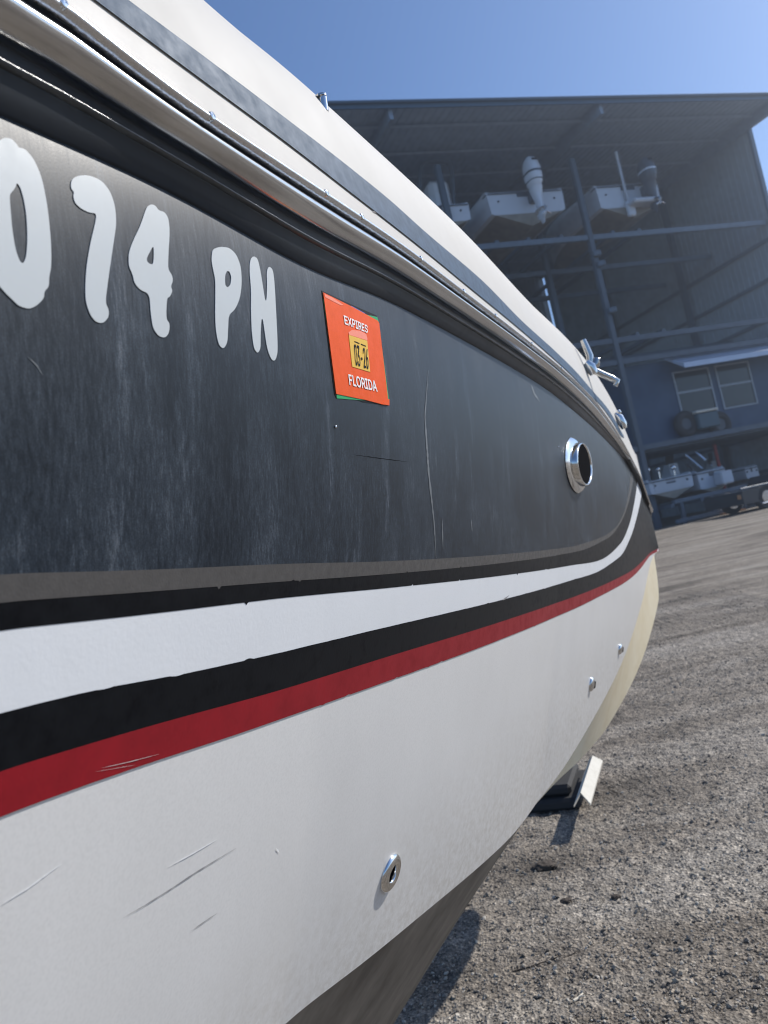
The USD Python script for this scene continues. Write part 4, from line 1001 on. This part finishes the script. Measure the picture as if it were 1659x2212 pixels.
# ------------------------------------------------------------------ what carries the boat, and the white angle
def gpt(px, z=0.0):
    d = ray(px); k = (z - EYE[2]) / d[2]; return EYE + d * k
ang_ = thing('white_angle_bar', 'white painted angle bar lying across the black block under the bow', 'bar')
P0, P1 = gpt((1254, 1712), .13), gpt((1280, 1632), .125)
ad = (P1 - P0); ad /= np.linalg.norm(ad)
sd = np.cross(ad, [0, 0, 1.0]); sd /= np.linalg.norm(sd)
def leaf(w, dz, cut):
    o_ = sd * w + np.array([0, 0, dz]); th_ = np.array([0, 0, -.007])
    return hull_pts([p for b_, c_ in ((P0, 0.0), (P0 + o_, -cut)) for t_ in (0 * th_, th_) for p in (b_ + t_ + ad * c_, b_ + t_ + (P1 - P0) - ad * c_ * .6)])
part('flange', leaf(-.024, -.026, .05), 'white_paint', ang_)
part('flange', leaf(.032, -.030, .035), 'white_paint', ang_)
blk = thing('black_block', 'black block standing in the shade under the bow behind the white bar', 'block')
bc = gpt((1196, 1735)); bc = np.array([bc[0], bc[1] + .08, 0])
for k_, (sx_, sy_, z0_, z1_) in enumerate(((.30, .34, 0, .045), (.24, .28, .047, .088))):
    m = chamfer_box((sx_, sy_, z1_ - z0_), .012, (0, 0, (z0_ + z1_) / 2)); m.apply_transform(trimesh.transformations.rotation_matrix(-.35, [0, 0, 1])); m.apply_translation(bc)
    part('slab', m, 'rubber', blk)
m = chamfer_box((.16, .20, .20), .02, (-.03, .05, .19)); m.apply_transform(trimesh.transformations.rotation_matrix(-.35, [0, 0, 1])); m.apply_translation(bc)
part('riser', m, 'stand_steel', blk)

# bits lying on the gravel
simple('twig_brown', (0.05, 0.037, 0.027), rough=0.8)
simple('pale_wood', (0.62, 0.56, 0.46), rough=0.7)
def lying(name, label, cat_, pts, r, mat):
    P = np.array([gpt(p) for p in pts]); P[:, 2] = ground_z(P[:, 0], P[:, 1]) + r * .9
    t_ = thing(name, label, cat_)
    k_ = len(P) // 2 + 1
    part('stem', tube(P, np.linspace(r, r * .55, len(P)), 7), mat, t_, smooth=True)
    b0 = P[len(P) // 2]; b1 = b0 + (P[-1] - P[0]) * .12 + np.array([.012, -.010, .006])
    part('spur', tube([b0, (b0 + b1) / 2 + [0, 0, .002], b1], [r * .6, r * .5, r * .3], 6), mat, t_, smooth=True)
lying('twig', 'long thin dark twig lying on the gravel right of the hull bottom', 'twig', [(1106, 2099), (1150, 2087), (1195, 2075), (1225, 2066), (1252, 2053)], .0018, 'twig_brown')
lying('wood_splinter', 'short pale wood splinter lying on the gravel near the lower edge', 'splinter', [(1240, 2166), (1250, 2158), (1260, 2149)], .0035, 'pale_wood')
for px, r0, lab in (((1176, 1874), .026, 'dark clod of dirt on the gravel nearest the bow'), ((1222, 2052 - 105), .012, 'small dark clod on the gravel past the larger one'), ((1330, 1968 - 30), .010, 'smallest dark clod, furthest right on the gravel')):
    m = trimesh.creation.icosphere(3, 1.0); v = m.vertices
    v = v * (0.65 + .7 * meshkit.fbm(v * 2.2 + px[0], 3, 5)[:, None]) * np.array([r0 * 1.35, r0, r0 * .5])
    c = gpt(px); c[2] = r0 * .2
    t_ = thing('dirt_clod', lab, 'clod', group='dirt clods on the gravel')
    part('clod', trimesh.Trimesh(v + c, m.faces, process=False), 'twig_brown', t_)
    m2 = trimesh.creation.icosphere(2, r0 * .3); m2.vertices = m2.vertices * [1, .8, .5] + c + [r0 * 1.3, -r0 * .6, -r0 * .1]
    part('crumb', m2, 'twig_brown', t_)

# keel blocks and boat stands under the hull
def block_stack(name, label, sig, top):
    st = thing(name, label, 'block', group='timber blocks under the keel')
    c = sig * cdir + (stemP @ cleft) * cleft
    n_ = max(1, int(round(top / .09))); h = top / n_
    for k_ in range(n_):
        d1, d2 = (cdir, cleft) if k_ % 2 else (cleft, cdir)
        m = chamfer_box((.5, .16, h - .002), .008, (0, 0, h * (k_ + .5)))
        v = m.vertices
        part('timber', trimesh.Trimesh(c + v[:, :1] * d1 + v[:, 1:2] * d2 + v[:, 2:3] * np.array([0, 0, 1.0]), m.faces, process=False), 'timber', st)
for sig, lab in ((csig[0] + .5, 'timber block stack under the keel near the stern'), (csig[0] + 4.2, 'timber block stack under the keel amidships')):
    i = int(np.argmin(abs(csig - sig)))
    block_stack('keel_block', lab, sig, float(kz[i]) - .003)
def boat_stand(label, P):
    """three legged steel stand holding a pad at P (world), pad facing up and inboard"""
    st = thing('boat_stand', label, 'stand', group='boat stands along the hull')
    b0 = np.array([P[0], P[1], 0.0])
    part('pad', chamfer_box((.26, .26, .04), .012, P + np.array([0, 0, -.03])), 'stand_pad', st)
    part('screw', tube([b0 + [0, 0, P[2] * .35], P + np.array([0, 0, -.05])], .016, 10), 'stand_steel', st)
    part('collar', tube([b0 + [0, 0, P[2] * .42], b0 + [0, 0, P[2] * .62]], .032, 12), 'stand_steel', st)
    for k_ in range(3):
        d_ = np.array([math.cos(k_ * 2.094 + .6), math.sin(k_ * 2.094 + .6), 0]) * .28
        part('leg', tube([b0 + [0, 0, P[2] * .58], b0 + d_ + [0, 0, .012]], .016, 8), 'stand_steel', st)
for f, mirr, lab in ((.10, False, 'steel boat stand on the near side by the stern'), (.10, True, 'steel boat stand on the far side by the stern'), (.55, True, 'dark steel boat stand on the far side amidships')):
    i = int(np.argmin(abs(YS - (-4.2 + f * (YE + 4.2))))); p = BP[i, 9]
    p = mirror(p[None])[0] if mirr else p
    boat_stand(lab, p + np.array([0, 0, -.02]))

# ------------------------------------------------------------------ added haze volume imitating lens glare over the barn
mk(stage, LK + 'glare_haze', {'v': ('principled_volume', {'color': (0.80, 0.88, 1.0), 'density': 0.0027, 'anisotropy': 0.80})}, [], volume='v.volume')
hz_ = trimesh.creation.box((1220, 1220, 17.0)); hz_.apply_translation((0, 0, 17.0 / 2 - 1.0))
part('glare_haze', hz_, 'glare_haze', kind='stuff')
